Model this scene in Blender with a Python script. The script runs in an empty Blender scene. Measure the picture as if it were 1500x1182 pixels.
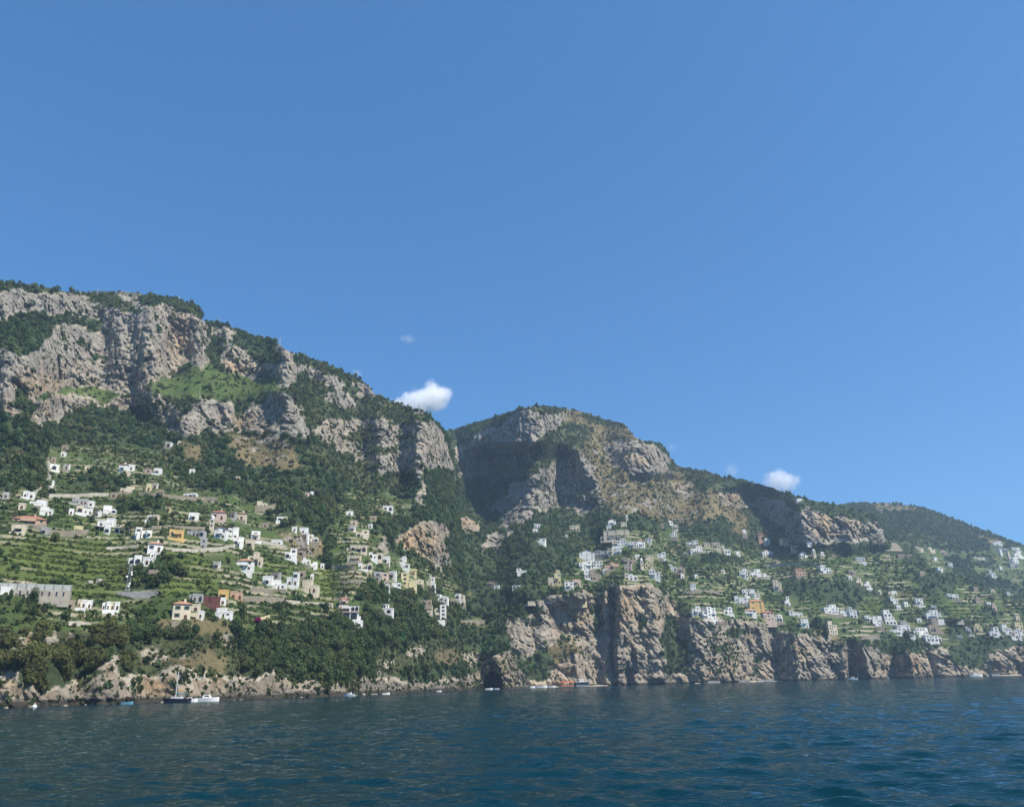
import bpy, math, random
import numpy as np
from mathutils import Matrix, Vector
rng = np.random.default_rng(7)
random.seed(7)
scene = bpy.context.scene
COL = scene.collection

# ------------------------------------------------------------------ camera
F_PX, CX, CY = 1100.0, 750.0, 591.0
PITCH, ROLL, CAMZ = math.radians(20.48), math.atan(0.024), 3.0
cp, sp, cr, sr = math.cos(PITCH), math.sin(PITCH), math.cos(ROLL), math.sin(ROLL)

def rays(x, y):
    """azimuth and tan(elevation) of the line of sight through photo point x, y"""
    u = (np.asarray(x, float) - CX) / F_PX
    v = -(np.asarray(y, float) - CY) / F_PX
    u2, v2 = u * cr + v * sr, -u * sr + v * cr
    fy, fz = cp - v2 * sp, sp + v2 * cp
    h = np.hypot(u2, fy)
    return u2 / h, fy / h, fz / h           # unit horizontal direction and tan(el)

def world(x, y, r):
    hx, hy, te = rays(x, y)
    return np.stack([hx * r, hy * r, CAMZ + te * r], -1)

def pxscale(P):
    """metres per photo pixel at world point P"""
    d = P[..., 1] * cp + (P[..., 2] - CAMZ) * sp
    return d / F_PX

cam_data = bpy.data.cameras.new("camera")
cam = bpy.data.objects.new("camera", cam_data)
COL.objects.link(cam)
R_, U_, F_ = Vector((1, 0, 0)), Vector((0, -sp, cp)), Vector((0, cp, sp))
X_ = cr * R_ - sr * U_
Y_ = sr * R_ + cr * U_
Z_ = -F_
cam.matrix_world = Matrix(((X_.x, Y_.x, Z_.x, 0), (X_.y, Y_.y, Z_.y, 0), (X_.z, Y_.z, Z_.z, CAMZ), (0, 0, 0, 1)))
cam_data.sensor_fit = 'HORIZONTAL'
cam_data.sensor_width = 36
cam_data.lens = 36 * F_PX / 1500
cam_data.clip_start, cam_data.clip_end = 0.1, 20000
scene.camera = cam

# ------------------------------------------------------------------ noise
def _h(i, j, k):
    n = (i.astype(np.uint32) * np.uint32(374761393)) ^ (j.astype(np.uint32) * np.uint32(668265263)) ^ (k.astype(np.uint32) * np.uint32(2147483647 - 58))
    n = (n ^ (n >> np.uint32(13))) * np.uint32(1274126177)
    n = n ^ (n >> np.uint32(16))
    return (n & np.uint32(0xFFFFFF)).astype(np.float32) / np.float32(0xFFFFFF)

def vnoise(x, y, z=None):
    x = np.asarray(x, np.float32); y = np.asarray(y, np.float32)
    z = np.zeros_like(x) if z is None else np.asarray(z, np.float32)
    xi, yi, zi = np.floor(x), np.floor(y), np.floor(z)
    fx, fy, fz = x - xi, y - yi, z - zi
    xi, yi, zi = xi.astype(np.int64) + 5000, yi.astype(np.int64) + 5000, zi.astype(np.int64) + 5000
    fx, fy, fz = [f * f * f * (f * (f * 6 - 15) + 10) for f in (fx, fy, fz)]
    def L(a, b, t): return a + (b - a) * t
    c = [[[_h(xi + a, yi + b, zi + d) for d in (0, 1)] for b in (0, 1)] for a in (0, 1)]
    return L(L(L(c[0][0][0], c[1][0][0], fx), L(c[0][1][0], c[1][1][0], fx), fy),
             L(L(c[0][0][1], c[1][0][1], fx), L(c[0][1][1], c[1][1][1], fx), fy), fz)

def fbm(x, y, z=None, o=3):
    s, a, t = 0, 0.5, 0
    x = np.asarray(x, np.float32); y = np.asarray(y, np.float32)
    z = np.zeros_like(x) if z is None else np.asarray(z, np.float32)
    for i in range(o):
        s = s + a * (vnoise(x + 17.3 * i, y - 9.1 * i, z + 4.7 * i) - 0.5); t += a
        x, y, z, a = x * 2.03, y * 2.03, z * 2.03, a * 0.5
    return s / t                              # about -0.5 .. 0.5

def ridged(x, y, z):
    return 1 - np.abs(2 * vnoise(x, y, z) - 1)

def worley(x, y, z):
    """distance to the nearest and second nearest of scattered points: blocks and joints in rock"""
    x = np.asarray(x, np.float32); y = np.asarray(y, np.float32); z = np.asarray(z, np.float32)
    xi, yi, zi = [np.floor(q).astype(np.int64) for q in (x, y, z)]
    d1 = np.full(x.shape, 9, np.float32); d2 = d1.copy()
    for a in (-1, 0, 1):
        for b in (-1, 0, 1):
            for c in (-1, 0, 1):
                i, j, k = xi + a + 5000, yi + b + 5000, zi + c + 5000
                d = (xi + a + _h(i, j, k) - x) ** 2 + (yi + b + _h(i + 77, j, k) - y) ** 2 + (zi + c + _h(i, j + 99, k) - z) ** 2
                d2 = np.minimum(d2, np.maximum(d1, d)); d1 = np.minimum(d1, d)
    return np.sqrt(d1), np.sqrt(d2)

def blur(a, sx, sy):
    for ax, s in ((1, sx), (0, sy)):
        if s <= 0: continue
        n = int(s * 2.5) + 1
        k = np.exp(-0.5 * (np.arange(-n, n + 1) / s) ** 2); k /= k.sum()
        pad = [(0, 0), (0, 0)]; pad[ax] = (n, n)
        b = np.pad(a, pad, mode='edge')
        out = np.zeros_like(a)
        for q, w in enumerate(k):
            out += w * (b[:, q:q + a.shape[1]] if ax == 1 else b[q:q + a.shape[0], :])
        a = out
    return a

# ------------------------------------------------------------------ land cover, surveyed from the photograph
ROCK, WOOD, TERR, GRASS, DRY, SCRUB, VINE = range(7)
SLOPE = np.array([71., 36., 27., 37., 43., 40., 26.])
X0, X1, YT, YB = -180, 1680, 380, 1060
GX, GY = np.meshgrid(np.arange(X0, X1 + 1), np.arange(YT, YB + 1))

COVER_A = [
 (TERR, [(-180,655),(60,648),(200,655),(250,672),(300,705),(380,742),(440,748),(480,745),(520,715),(610,735),(600,765),(560,785),(545,800),(575,812),(610,820),(650,840),(690,862),(700,880),(640,885),(560,890),(500,905),(450,925),(340,925),(260,930),(100,930),(20,925),(-180,930)]),
 (VINE, [(-180,785),(0,788),(180,790),(215,800),(185,812),(185,870),(100,872),(95,852),(0,850),(-180,850)]),
 (VINE, [(240,803),(295,806),(312,830),(322,852),(312,866),(235,872)]),
 (VINE, [(445,815),(500,838),(490,890),(465,875),(440,845)]),
 (VINE, [(385,815),(420,822),(440,835),(400,838)]),
 (WOOD, [(250,655),(285,668),(330,690),(380,705),(420,720),(465,735),(485,765),(455,772),(425,758),(390,738),(350,725),(300,718),(262,702)]),
 (WOOD, [(440,750),(485,760),(492,830),(470,826),(452,790)]),
 (WOOD, [(100,705),(160,695),(170,715),(105,715)]), (WOOD, [(130,690),(172,700),(200,720),(140,718)]),
 (WOOD, [(165,732),(240,735),(250,745),(170,748)]), (WOOD, [(0,700),(60,690),(70,715),(0,722)]), (WOOD, [(-180,640),(70,640),(60,690),(-180,700)]),
 (WOOD, [(190,828),(245,830),(270,840),(240,850),(232,862),(186,862)]), (WOOD, [(386,748),(420,755),(425,770),(388,765)]),
 (WOOD, [(540,770),(575,760),(620,750),(652,768),(600,778),(575,800),(560,798)]), (WOOD, [(540,840),(560,855),(590,868),(640,862),(640,880),(570,885),(520,880)]),
 (DRY, [(335,640),(400,638),(432,655),(445,692),(400,692),(365,682),(338,665)]), (DRY, [(262,650),(292,648),(302,680),(268,676)]),
 (DRY, [(300,668),(340,690),(360,700),(330,690)]), (DRY, [(410,778),(470,785),(480,815),(440,822)]), (SCRUB, [(440,655),(480,650),(540,690),(600,712),(560,720),(500,700)]),
 (GRASS, [(300,528),(335,545),(380,552),(420,565),(410,582),(360,590),(300,585),(262,590),(222,575),(222,558),(255,552)]),
 (SCRUB, [(430,575),(460,550),(500,570),(545,580),(600,602),(640,622),(600,625),(540,612),(480,608),(450,612)]),
 # the high cliffs
 (ROCK, [(-180,410),(0,420),(100,431),(180,430),(290,452),(298,470),(303,520),(300,538),(262,530),(250,554),(217,556),(216,577),(240,584),(262,597),(270,612),(284,634),(255,634),(225,618),(205,592),(175,598),(150,595),(105,600),(88,618),(60,628),(45,620),(0,607),(-180,600)]),
 (WOOD, [(-180,375),(0,402),(60,412),(62,432),(45,427),(30,426),(15,424),(0,430),(-180,425)]), (WOOD, [(60,415),(118,424),(120,436),(95,432),(60,430)]),
 (WOOD, [(120,425),(160,428),(178,438),(176,450),(150,447),(125,440)]), (WOOD, [(202,426),(250,430),(282,440),(300,456),(297,470),(284,461),(262,455),(240,451),(215,448),(203,442)]),
 (WOOD, [(-180,470),(0,472),(30,460),(50,457),(80,462),(92,456),(150,470),(180,447),(205,450),(220,466),(234,485),(231,497),(222,480),(210,463),(190,457),(165,459),(148,476),(140,492),(120,482),(100,473),(80,482),(64,502),(52,516),(30,518),(0,512),(-180,505)]),
 (WOOD, [(98,506),(122,497),(136,506),(116,513)]), (WOOD, [(130,526),(150,521),(162,529),(140,536)]), (WOOD, [(85,560),(94,556),(95,572),(86,572)]), (WOOD, [(20,575),(40,578),(46,605),(30,618),(20,600)]),
 (GRASS, [(42,588),(80,574),(110,567),(132,564),(182,574),(192,581),(150,586),(100,579),(60,590)]),
 (ROCK, [(316,500),(345,503),(365,520),(380,533),(405,538),(425,518),(431,540),(434,560),(420,570),(400,554),(375,552),(345,545),(328,535)]),
 (ROCK, [(306,482),(330,478),(352,490),(335,497),(308,492)]), (ROCK, [(403,508),(426,509),(429,528),(411,526)]),
 (ROCK, [(430,531),(450,535),(475,545),(500,554),(512,565),(500,570),(480,562),(450,556),(434,547)]), (ROCK, [(520,563),(547,569),(548,578),(524,577)]),
 (ROCK, [(480,578),(500,575),(520,590),(505,598),(484,590)]),
 (ROCK, [(268,612),(290,588),(302,587),(342,592),(342,606),(360,606),(365,589),(372,606),(385,591),(400,578),(420,575),(431,585),(441,602),(447,625),(450,642),(430,642),(400,633),(370,630),(345,633),(300,635),(283,634)]),
 (ROCK, [(460,622),(480,612),(510,614),(545,616),(560,611),(580,619),(610,621),(640,617),(653,640),(660,665),(670,692),(658,690),(650,682),(632,688),(612,684),(590,692),(560,692),(545,682),(520,667),(505,657),(490,647),(470,642),(456,636)]),
 (SCRUB, [(498,633),(540,627),(562,635),(545,644),(505,644)]), (SCRUB, [(528,661),(560,654),(602,655),(590,663),(550,670)]), (SCRUB, [(575,640),(600,636),(610,644),(585,650)]),
 (ROCK, [(604,680),(622,680),(618,700),(622,716),(612,708)]), (ROCK, [(603,714),(626,718),(622,737),(612,730)]),
 (ROCK, [(573,792),(595,775),(615,768),(640,765),(653,768),(653,815),(655,834),(640,834),(625,826),(612,816),(590,802)]), (ROCK, [(548,800),(556,788),(574,806),(568,814)]),
 # the shore bank
 (SCRUB, [(195,940),(345,935),(352,985),(200,990)]), (SCRUB, [(540,950),(640,940),(700,950),(700,975),(560,990)]), (SCRUB, [(60,925),(130,925),(140,960),(60,960)]),
 (ROCK, [(-180,985),(0,986),(14,980),(38,1002),(60,1012),(100,1004),(112,995),(125,1003),(150,988),(190,990),(228,985),(262,972),(300,976),(340,985),(360,992),(400,986),(450,996),(480,1000),(520,992),(560,990),(600,1000),(640,996),(700,985),(718,962),(745,952),(762,980),(790,1005),(790,1060),(-180,1060)]),
 (ROCK, [(22,935),(45,926),(47,955),(24,958)]), (ROCK, [(68,935),(82,930),(84,944),(70,946)]), (ROCK, [(98,923),(116,935),(110,946),(100,940)]), (ROCK, [(143,980),(160,958),(178,965),(172,992),(150,990)]),
 (ROCK, [(205,952),(232,948),(242,962),(222,976),(206,968)]), (ROCK, [(262,945),(285,950),(310,965),(300,980),(262,975)]), (DRY, [(225,965),(262,962),(300,950),(335,965),(330,985),(262,975)]),
 (ROCK, [(548,972),(570,964),(574,978),(552,988)]), (ROCK, [(592,948),(622,944),(624,962),(600,966)]), (DRY, [(640,950),(668,945),(672,975),(640,975)]), (ROCK, [(678,962),(700,955),(702,975),(680,980)]),
 (SCRUB, [(0,915),(20,925),(40,930),(25,935),(0,935)]), (ROCK, [(325,930),(352,938),(350,952),(328,948)]),
 (DRY, [(230,908),(335,908),(345,930),(230,930)]), (TERR, [(670,906),(712,906),(712,918),(668,916)]),
]
COVER_B = [
 (TERR, [(870,795),(900,775),(960,780),(1000,776),(1090,800),(1160,805),(1300,812),(1400,850),(1680,945),(1680,958),(1480,948),(1380,945),(1300,945),(1180,925),(1100,912),(1010,905),(985,885),(960,858),(900,860),(850,866),(820,866),(800,872),(790,860),(830,840),(850,820)]),
 (WOOD, [(1020,805),(1075,810),(1090,822),(1030,825)]), (WOOD, [(1040,845),(1062,842),(1062,855),(1040,855)]), (WOOD, [(1140,845),(1200,848),(1250,850),(1300,868),(1320,880),(1260,890),(1200,880),(1160,875),(1125,860)]),
 (WOOD, [(1240,800),(1290,800),(1300,815),(1240,812)]), (WOOD, [(1340,838),(1400,840),(1400,862),(1350,870),(1330,850)]), (WOOD, [(1430,885),(1460,888),(1480,905),(1440,905)]), (WOOD, [(1180,905),(1220,905),(1215,935),(1185,930)]),
 (WOOD, [(905,802),(950,805),(958,812),(905,812)]), (WOOD, [(1280,930),(1340,925),(1380,945),(1330,958),(1270,948)]), (WOOD, [(1385,905),(1420,910),(1460,930),(1500,935),(1500,955),(1420,950),(1390,930)]),
 (VINE, [(1262,880),(1290,880),(1292,898),(1262,900)]), (VINE, [(1385,880),(1440,885),(1430,905),(1385,905)]),
 # central mountain
 (DRY, [(828,652),(860,622),(915,624),(940,650),(985,690),(1015,702),(1065,745),(1040,768),(980,760),(900,752),(880,742),(868,692),(845,668)]),
 (SCRUB, [(800,630),(835,612),(880,622),(850,650),(820,668),(790,688),(775,692),(785,650)]), (SCRUB, [(740,590),(790,586),(860,600),(905,616),(850,616),(800,604),(765,606)]),
 (WOOD, [(640,620),(700,605),(745,600),(742,612),(712,636),(690,645),(672,662),(668,690),(640,690)]),
 (ROCK, [(670,662),(690,645),(715,634),(745,611),(770,599),(785,604),(800,604),(826,606),(816,620),(800,630),(790,641),(777,655),(774,690),(762,690),(745,668),(725,690),(700,697),(685,697),(675,682)]),
 (DRY, [(705,692),(730,667),(768,652),(776,690),(762,705),(730,702),(712,712)]), (DRY, [(822,604),(860,612),(880,625),(850,628),(820,618)]),
 (ROCK, [(733,774),(748,715),(773,700),(800,685),(828,668),(850,668),(870,695),(877,720),(880,748),(862,737),(848,746),(800,746),(780,757),(742,778)]),
 (ROCK, [(658,762),(675,755),(700,762),(702,778),(680,780),(662,775)]), (ROCK, [(703,796),(720,783),(740,785),(740,796),(720,808),(705,812)]), (ROCK, [(722,735),(738,720),(742,745),(730,755)]), (ROCK, [(845,728),(862,726),(868,745),(850,752)]),
 (ROCK, [(888,657),(930,645),(966,654),(982,675),(978,692),(950,690),(920,686),(900,682),(890,667)]), (DRY, [(915,620),(925,628),(935,642),(905,640)]),
 (SCRUB, [(985,690),(1010,686),(1060,700),(1090,706),(1080,722),(1050,730),(1020,712)]),
 (DRY, [(1040,712),(1070,735),(1092,750),(1098,778),(1082,778),(1050,755),(1030,735)]),
 (ROCK, [(1052,727),(1075,717),(1097,725),(1102,742),(1078,740),(1060,736)]),
 (ROCK, [(1094,725),(1130,726),(1150,730),(1180,738),(1250,748),(1290,758),(1300,792),(1220,797),(1160,796),(1152,772),(1112,752)]),
 (WOOD, [(1040,686),(1100,700),(1200,730),(1287,752),(1289,768),(1262,764),(1245,762),(1225,755),(1200,751),(1165,745),(1150,737),(1120,730),(1100,727),(1080,717),(1042,708)]),
 # sea cliffs
 (ROCK, [(740,905),(752,900),(790,878),(830,872),(862,866),(868,872),(900,860),(955,856),(975,872),(985,880),(992,902),(1010,906),(1050,906),(1100,911),(1140,917),(1180,932),(1230,945),(1258,940),(1282,952),(1330,958),(1355,948),(1380,950),(1440,962),(1470,948),(1500,945),(1680,950),(1680,1060),(700,1060),(745,985)]),
 (WOOD, [(745,900),(762,888),(790,884),(800,890),(770,902),(752,915)]), (WOOD, [(762,985),(775,962),(790,950),(812,945),(830,932),(842,950),(815,975),(800,998),(785,1000)]), (WOOD, [(752,955),(768,962),(785,990),(775,1000),(758,985)]),
 (WOOD, [(866,885),(878,888),(880,930),(870,930)]), (WOOD, [(974,890),(990,905),(996,935),(1008,952),(1006,986),(976,988),(970,945)]), (WOOD, [(985,875),(1000,880),(1000,900),(988,905)]), (WOOD, [(930,905),(945,912),(950,925),(935,930)]),
 (WOOD, [(1038,950),(1060,942),(1068,952),(1048,962)]), (WOOD, [(1055,918),(1085,920),(1085,932),(1060,930)]), (WOOD, [(1330,940),(1382,948),(1300,965),(1285,955)]), (WOOD, [(1385,948),(1420,952),(1455,950),(1440,985),(1412,978),(1390,972)]), (WOOD, [(1100,968),(1110,965),(1112,990),(1102,990)]),
 (DRY, [(1190,925),(1225,930),(1235,945),(1195,940)]), (DRY, [(800,945),(845,940),(870,960),(880,985),(860,992),(812,985)]), (ROCK, [(812,975),(845,955),(868,975),(868,1000),(810,1002)]),
]
COVER_C = [
 (DRY, [(1272,735),(1300,736),(1335,742),(1342,752),(1300,750),(1280,748)]), (DRY, [(1430,788),(1450,787),(1475,799),(1440,798)]),
 (TERR, [(1345,806),(1400,810),(1440,806),(1530,806),(1680,850),(1680,960),(1400,900),(1340,835)]), (WOOD, [(1380,818),(1440,812),(1460,828),(1400,840)]), (WOOD, [(1395,838),(1450,845),(1500,855),(1510,880),(1440,862)]), (SCRUB, [(1300,772),(1400,790),(1380,800),(1330,800)]),
]

def in_poly(px, py, poly):
    ins = np.zeros(px.shape, bool)
    n = len(poly)
    for i in range(n):
        x1, y1 = poly[i]; x2, y2 = poly[(i + 1) % n]
        if y1 == y2: continue
        c = ((y1 > py) != (y2 > py)) & (px < (x2 - x1) * (py - y1) / (y2 - y1) + x1)
        ins ^= c
    return ins

WX = GX + 20 * fbm(GX / 16, GY / 12, o=3) + 12 * fbm(GX / 5, GY / 4, o=2)
WY = GY + 16 * fbm(GX / 16 + 50, GY / 12, o=3) + 10 * fbm(GX / 5 + 30, GY / 4, o=2)
def rasterise(cover, base):
    m = np.full(GX.shape, base, np.int8)
    for cls, poly in cover:
        xs = [p[0] for p in poly]; ys = [p[1] for p in poly]
        a, b = max(0, min(xs) - 12 - X0), min(GX.shape[1], max(xs) + 13 - X0)
        c, d = max(0, min(ys) - 12 - YT), min(GX.shape[0], max(ys) + 13 - YT)
        if a >= b or c >= d: continue
        s = np.s_[c:d, a:b]
        m[s] = np.where(in_poly(WX[s], WY[s], poly), cls, m[s])
    return m

def lin(pts):
    xs = [p[0] for p in pts]; ys = [p[1] for p in pts]
    return lambda x: np.interp(x, xs, ys)

# ridges (buttresses) and gullies: polyline down the slope, depth as a fraction of the distance, width left, width right
# (negative depth stands out towards the sea)
RELIEF_A = [
 ([(218,455),(226,500),(222,580)], -.035, 85, 22), ([(290,450),(298,500),(296,540)], -.025, 35, 14), ([(100,440),(60,520),(90,600)], .02, 45, 45), ([(20,440),(10,600)], -.02, 40, 40),
 ([(440,575),(447,640)], -.035, 90, 14), ([(352,585),(350,632)], .02, 14, 18), ([(650,620),(656,690)], -.04, 120, 16), ([(425,510),(432,570)], -.03, 80, 16), ([(545,565),(560,690)], -.02, 60, 50),
 ([(640,765),(650,835)], -.035, 75, 12), ([(470,735),(478,850),(500,905)], .05, 45, 60), ([(440,640),(330,720),(250,860)], -.02, 120, 90), ([(500,690),(530,900)], -.03, 60, 70),
 ([(355,945),(345,1030)], .03, 16, 26), ([(170,940),(165,1030)], -.03, 60, 40), ([(110,940),(118,1030)], .02, 30, 25), ([(270,950),(265,1030)], -.025, 40, 50), ([(30,940),(20,1030)], -.03, 50, 40),
 ([(480,985),(470,1030)], -.03, 50, 60), ([(640,940),(660,1020)], -.03, 80, 60), ([(560,950),(560,1030)], .02, 30, 30), ([(725,955),(740,1010)], -.03, 40, 30), ([(52,600),(48,630)], .03, 10, 14), ([(22,560),(38,590)], .025, 14, 14),
]
RELIEF_B = [
 ([(664,540),(668,640),(682,694)], .20, 40, 126), ([(738,668),(736,720),(728,768)], .135, 60, 140), ([(800,600),(795,640),(777,695)], -.03, 20, 40), ([(846,660),(874,715),(884,770)], -.05, 30, 170), ([(740,650),(738,700)], -.02, 25, 30), ([(930,640),(945,690)], -.03, 60, 50), ([(975,655),(985,690)], -.03, 40, 16),
 ([(1092,722),(1096,790)], .085, 40, 78), ([(1172,735),(1180,795)], -.03, 20, 120), ([(1238,745),(1246,800)], -.02, 26, 26), ([(1288,755),(1296,795)], -.03, 40, 14), ([(1075,715),(1085,780)], -.03, 60, 24), ([(1120,800),(1140,860)], .02, 60, 60),
 ([(690,690),(720,800),(745,900)], .02, 70, 80), ([(820,780),(840,870)], -.03, 100, 60), ([(900,780),(900,850)], -.015, 60, 100), ([(1460,860),(1500,945)], .03, 80, 80), ([(1360,845),(1400,900)], -.025, 90, 90),
 # sea cliffs
 ([(775,890),(772,960)], 0.0099, 22, 14), ([(800,895),(800,960)], -.012, 16, 20), ([(858,870),(866,945)], -.012, 60, 16), ([(873,880),(876,985)], .003, 10, 12), ([(888,880),(890,990)], -.006, 8, 8), ([(896,880),(899,995)], .006, 5, 7),
 ([(908,865),(905,960)], -.03, 8, 30), ([(918,950),(921,1003)], 0.0092, 9, 8), ([(932,950),(934,1003)], -.012, 8, 14), ([(965,860),(976,990)], -.03, 40, 9), ([(990,890),(992,990)], .004, 14, 24), ([(962,862),(972,900)], 0.0066, 6, 20),
 ([(840,950),(850,1003)], -.03, 35, 28), ([(1050,910),(1060,995)], -.025, 50, 40), ([(1105,930),(1108,995)], 0.0073, 24, 10), ([(1128,918),(1140,965)], 0.0099, 12, 22), ([(1165,930),(1172,996)], -.035, 30, 60), ([(1185,975),(1188,996)], 0.0066, 8, 10),
 ([(1247,945),(1249,996)], 0.0149, 10, 12), ([(1234,940),(1244,996)], -.02, 40, 5), ([(1264,945),(1275,996)], -.03, 10, 30), ([(1308,955),(1312,994)], 0.0149, 22, 10), ([(1330,955),(1340,994)], -.035, 20, 26), ([(1395,960),(1395,994)], -.015, 40, 40),
 ([(1440,960),(1450,990)], 0.0050, 30, 20), ([(1490,950),(1492,990)], 0.0083, 12, 8), ([(1510,950),(1512,990)], -.02, 10, 30),
]
RELIEF_C = [([(1330,740),(1380,800)], -.03, 90, 90), ([(1400,770),(1440,830)], .03, 60, 60), ([(1470,790),(1500,850)], -.03, 60, 80)]

# warm scars of fresh limestone: x, y, half width, half height, strength
OCHRE = [(265,500,22,35,.55),(60,565,40,22,.55),(20,600,40,18,.6),(360,615,40,14,.45),(350,540,40,14,.5),(612,797,40,30,.95),(682,768,22,12,.8),(640,650,30,30,.25),(560,560,30,12,.4),
 (235,1005,50,16,.6),(310,990,50,20,.55),(20,990,30,30,.5),(35,945,30,20,.8),(100,935,20,15,.6),(160,975,30,20,.4),(420,1000,60,12,.4),(560,985,40,15,.35),(735,975,20,20,.35),(270,960,40,20,.5),
 (912,890,14,26,.85),(850,905,20,20,.45),(880,860,50,12,.3),(1330,975,26,22,.95),(1170,955,16,16,.7),(1095,925,12,14,.5),(1075,728,22,10,.9),(1205,765,14,22,.65),(1245,770,30,20,.35),(930,672,30,14,.55),(985,905,30,20,.2),(1060,975,40,18,.3),(1040,990,50,10,.5),(1450,975,50,16,.3),(800,985,30,15,.2)]
FOOT = 95.
def relief(x, y, items):
    out = np.zeros(x.shape)
    for pts, amp, wl, wr in items:
        ys = np.array([p[1] for p in pts], float); xs = np.array([p[0] for p in pts], float)
        xc = np.interp(y, ys, xs)
        span = ys[-1] - ys[0]
        f = np.clip((y - ys[0] + 0.15 * span + 6) / (0.15 * span + 6), 0, 1) * np.clip((ys[-1] + (FOOT if abs(amp) > .08 else 0.25 * span + 6) - y) / (FOOT if abs(amp) > .08 else 0.25 * span + 6), 0, 1)
        dx = x - xc + 5 * (vnoise(y / 14., x * 0 + xs[0]) - 0.5)
        t = np.clip(1 - np.where(dx < 0, -dx / wl, dx / wr), 0, 1)
        out += amp * (f if abs(amp) > .08 else f * f * (3 - 2 * f)) * t
    return out

MASK = {}
SHEET = {}
def build_sheet(key, cover, base, reliefs, x0, x1, rows, start_y, start_r, top, r_top=None, terr_step=2.7, sea=True, step=1.0, smooth=7):
    cls = rasterise(cover, base)
    MASK[key] = cls
    sl = SLOPE[cls]
    if key == 'B': sl = np.where((GX < 800) & (GY > 775), np.maximum(sl, 57.), sl)     # the ravine climbs steeply
    sl = blur(sl, 9, 5)
    cols = np.arange(x0, x1 + step * .5, step)
    nx = len(cols)
    topy = top(cols)
    rough = 2.6 * fbm(cols / 9., cols * 0, o=3) + 1.4 * fbm(cols / 2.5, cols * 0 + 9, o=1)
    boty = start_y(cols)
    t = np.linspace(0, 1, rows)[:, None]
    Yg = boty[None] + (topy - boty)[None] * t + rough[None] * t ** 40
    Xg = np.repeat(cols[None], rows, 0)
    ix = np.clip(np.rint(Xg - X0).astype(int), 0, GX.shape[1] - 1)
    iy = np.clip(np.rint(Yg - YT).astype(int), 0, GX.shape[0] - 1)
    sa = sl[iy, ix]
    if key == 'A': sa = sa - np.clip((Yg - 930) / 45, 0, 1) * np.clip((sa - 46) / 12, 0, 1) * np.clip((715 - Xg) / 30, 0, 1) * 19
    s = np.tan(np.radians(sa))
    _, _, te = rays(Xg, Yg)
    s = np.maximum(s, te + 0.16)
    # walk up every line of the survey: steep ground gains height, gentle ground gains distance
    dte = np.diff(te, axis=0)
    lr = np.vstack([np.log(start_r(cols))[None], np.log(start_r(cols))[None] + np.cumsum(np.maximum(dte, 0) / (s - te)[:-1], axis=0)])
    if r_top is not None:
        lr += (np.log(r_top(cols)) - lr[-1])[None] * t
    lr = blur(lr, smooth, 3)
    r = np.exp(lr) * (1 + relief(Xg, Yg, reliefs))
    hx, hy, te = rays(Xg, Yg)
    c = cls[iy, ix]
    rock = blur((cls == ROCK).astype(float), 5, 3.5)[iy, ix]
    px, py, pz = hx * r, hy * r, CAMZ + te * r
    # ragged patches of scrub on the cliffs and bare stone in the scrub
    n1 = fbm(px / 26, py / 26, pz / 20, 3); n2 = fbm(px / 7, py / 7, pz / 5, 2)
    dry = blur((cls == DRY).astype(float), 3, 2)[iy, ix]
    if key == 'A': rock = rock - np.clip((Yg - 925) / 20, 0, 1) * np.clip((1018 - .024 * (Xg - 350) - Yg) / 14, 0, 1) * .42 * (Xg < 700)
    if key == 'B': rock = rock - np.clip((Yg - 850) / 20, 0, 1) * .06
    rk = np.clip((rock * 1.12 + 0.38 * dry - 0.56 + 0.8 * n1 + 0.8 * n2) * 4 + 0.5, 0, 1)
    # crags
    qx, qy, qz = px + 5 * fbm(px / 18, py / 18, pz / 18, 2), py + 5 * fbm(px / 18 + 40, py / 18, pz / 18, 2), pz + 5 * fbm(px / 18, py / 18 + 60, pz / 18, 2)
    d = 9 * (ridged(qx / 80, qy / 80, qz / 130) - .62) + 3.5 * (ridged(qx / 33 + 3, qy / 33, qz / 70) - .62) + 2.2 * (ridged(qx / 13, qy / 13 + 7, qz / 34) - .62)
    fine = .62 if key == 'B' else .85
    d += fine * 3.6 * (ridged(qx / 6.2 + 11, qy / 6.2, qz / 11) - .62) + fine * 3.0 * (ridged(qx / 3.1, qy / 3.1 + 5, qz / 4.2) - .62) + fine * 2.6 * (vnoise(px / 1.6, py / 1.6, pz / 1.7) - .5)
    for sc_, am_, sx_ in ((44, 9, 1.5), (22, 6.5, 2.2), (10, 4.2, 1.8), (4.4, 3.2 * fine, 1.5)):
        w1, w2 = worley((qx + .55 * qz) / sc_, qy / sc_, (qz - .3 * qx) / sc_ / sx_)
        d += am_ * (np.minimum(w2 - w1, .22) / .22 - .8) * .6 - am_ * (w1 - .5) * .6
    d += 1.6 * (vnoise(px / 70, py / 70, (pz + .1 * px) / 5.2) - .5) + 1.3 * (vnoise(px / 30, py / 30, (pz + .1 * px) / 2.1) - .5)
    soft = 9 * fbm(px / 90, py / 90, pz / 90, 3)
    k = blur(rock, 2, 2)
    fade = np.clip((Yg.max(0)[None] - Yg) / 9, 0.45, 1)
    far = np.clip(r / 850, 0.5, 1.0)
    amp = (k + 0.35 * dry) * far * .9
    dr = d * amp * fade + soft * (1 - k) * 0.9
    r = r - dr
    if key == 'A':   # sea cave under the headland
        cx_, cy_ = 722.0, 1008.0
        e = ((Xg - cx_) / 15.5) ** 2 + (np.minimum(Yg - cy_, 0) / 25.) ** 2
        w = np.clip((1 - e) * 6, 0, 1)
        r = r + 36 * w * (w > 0) * np.clip((Yg - 972) / 6, 0, 1)
    P = world(Xg, Yg, r)
    # dry-stone terraces
    tw = blur(((cls == TERR) | (cls == VINE)).astype(float), 3, 2)[iy, ix]
    tw = np.clip(tw * 1.6 - .5, 0, 1) * (1 - rk)
    z = P[..., 2]
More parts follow.
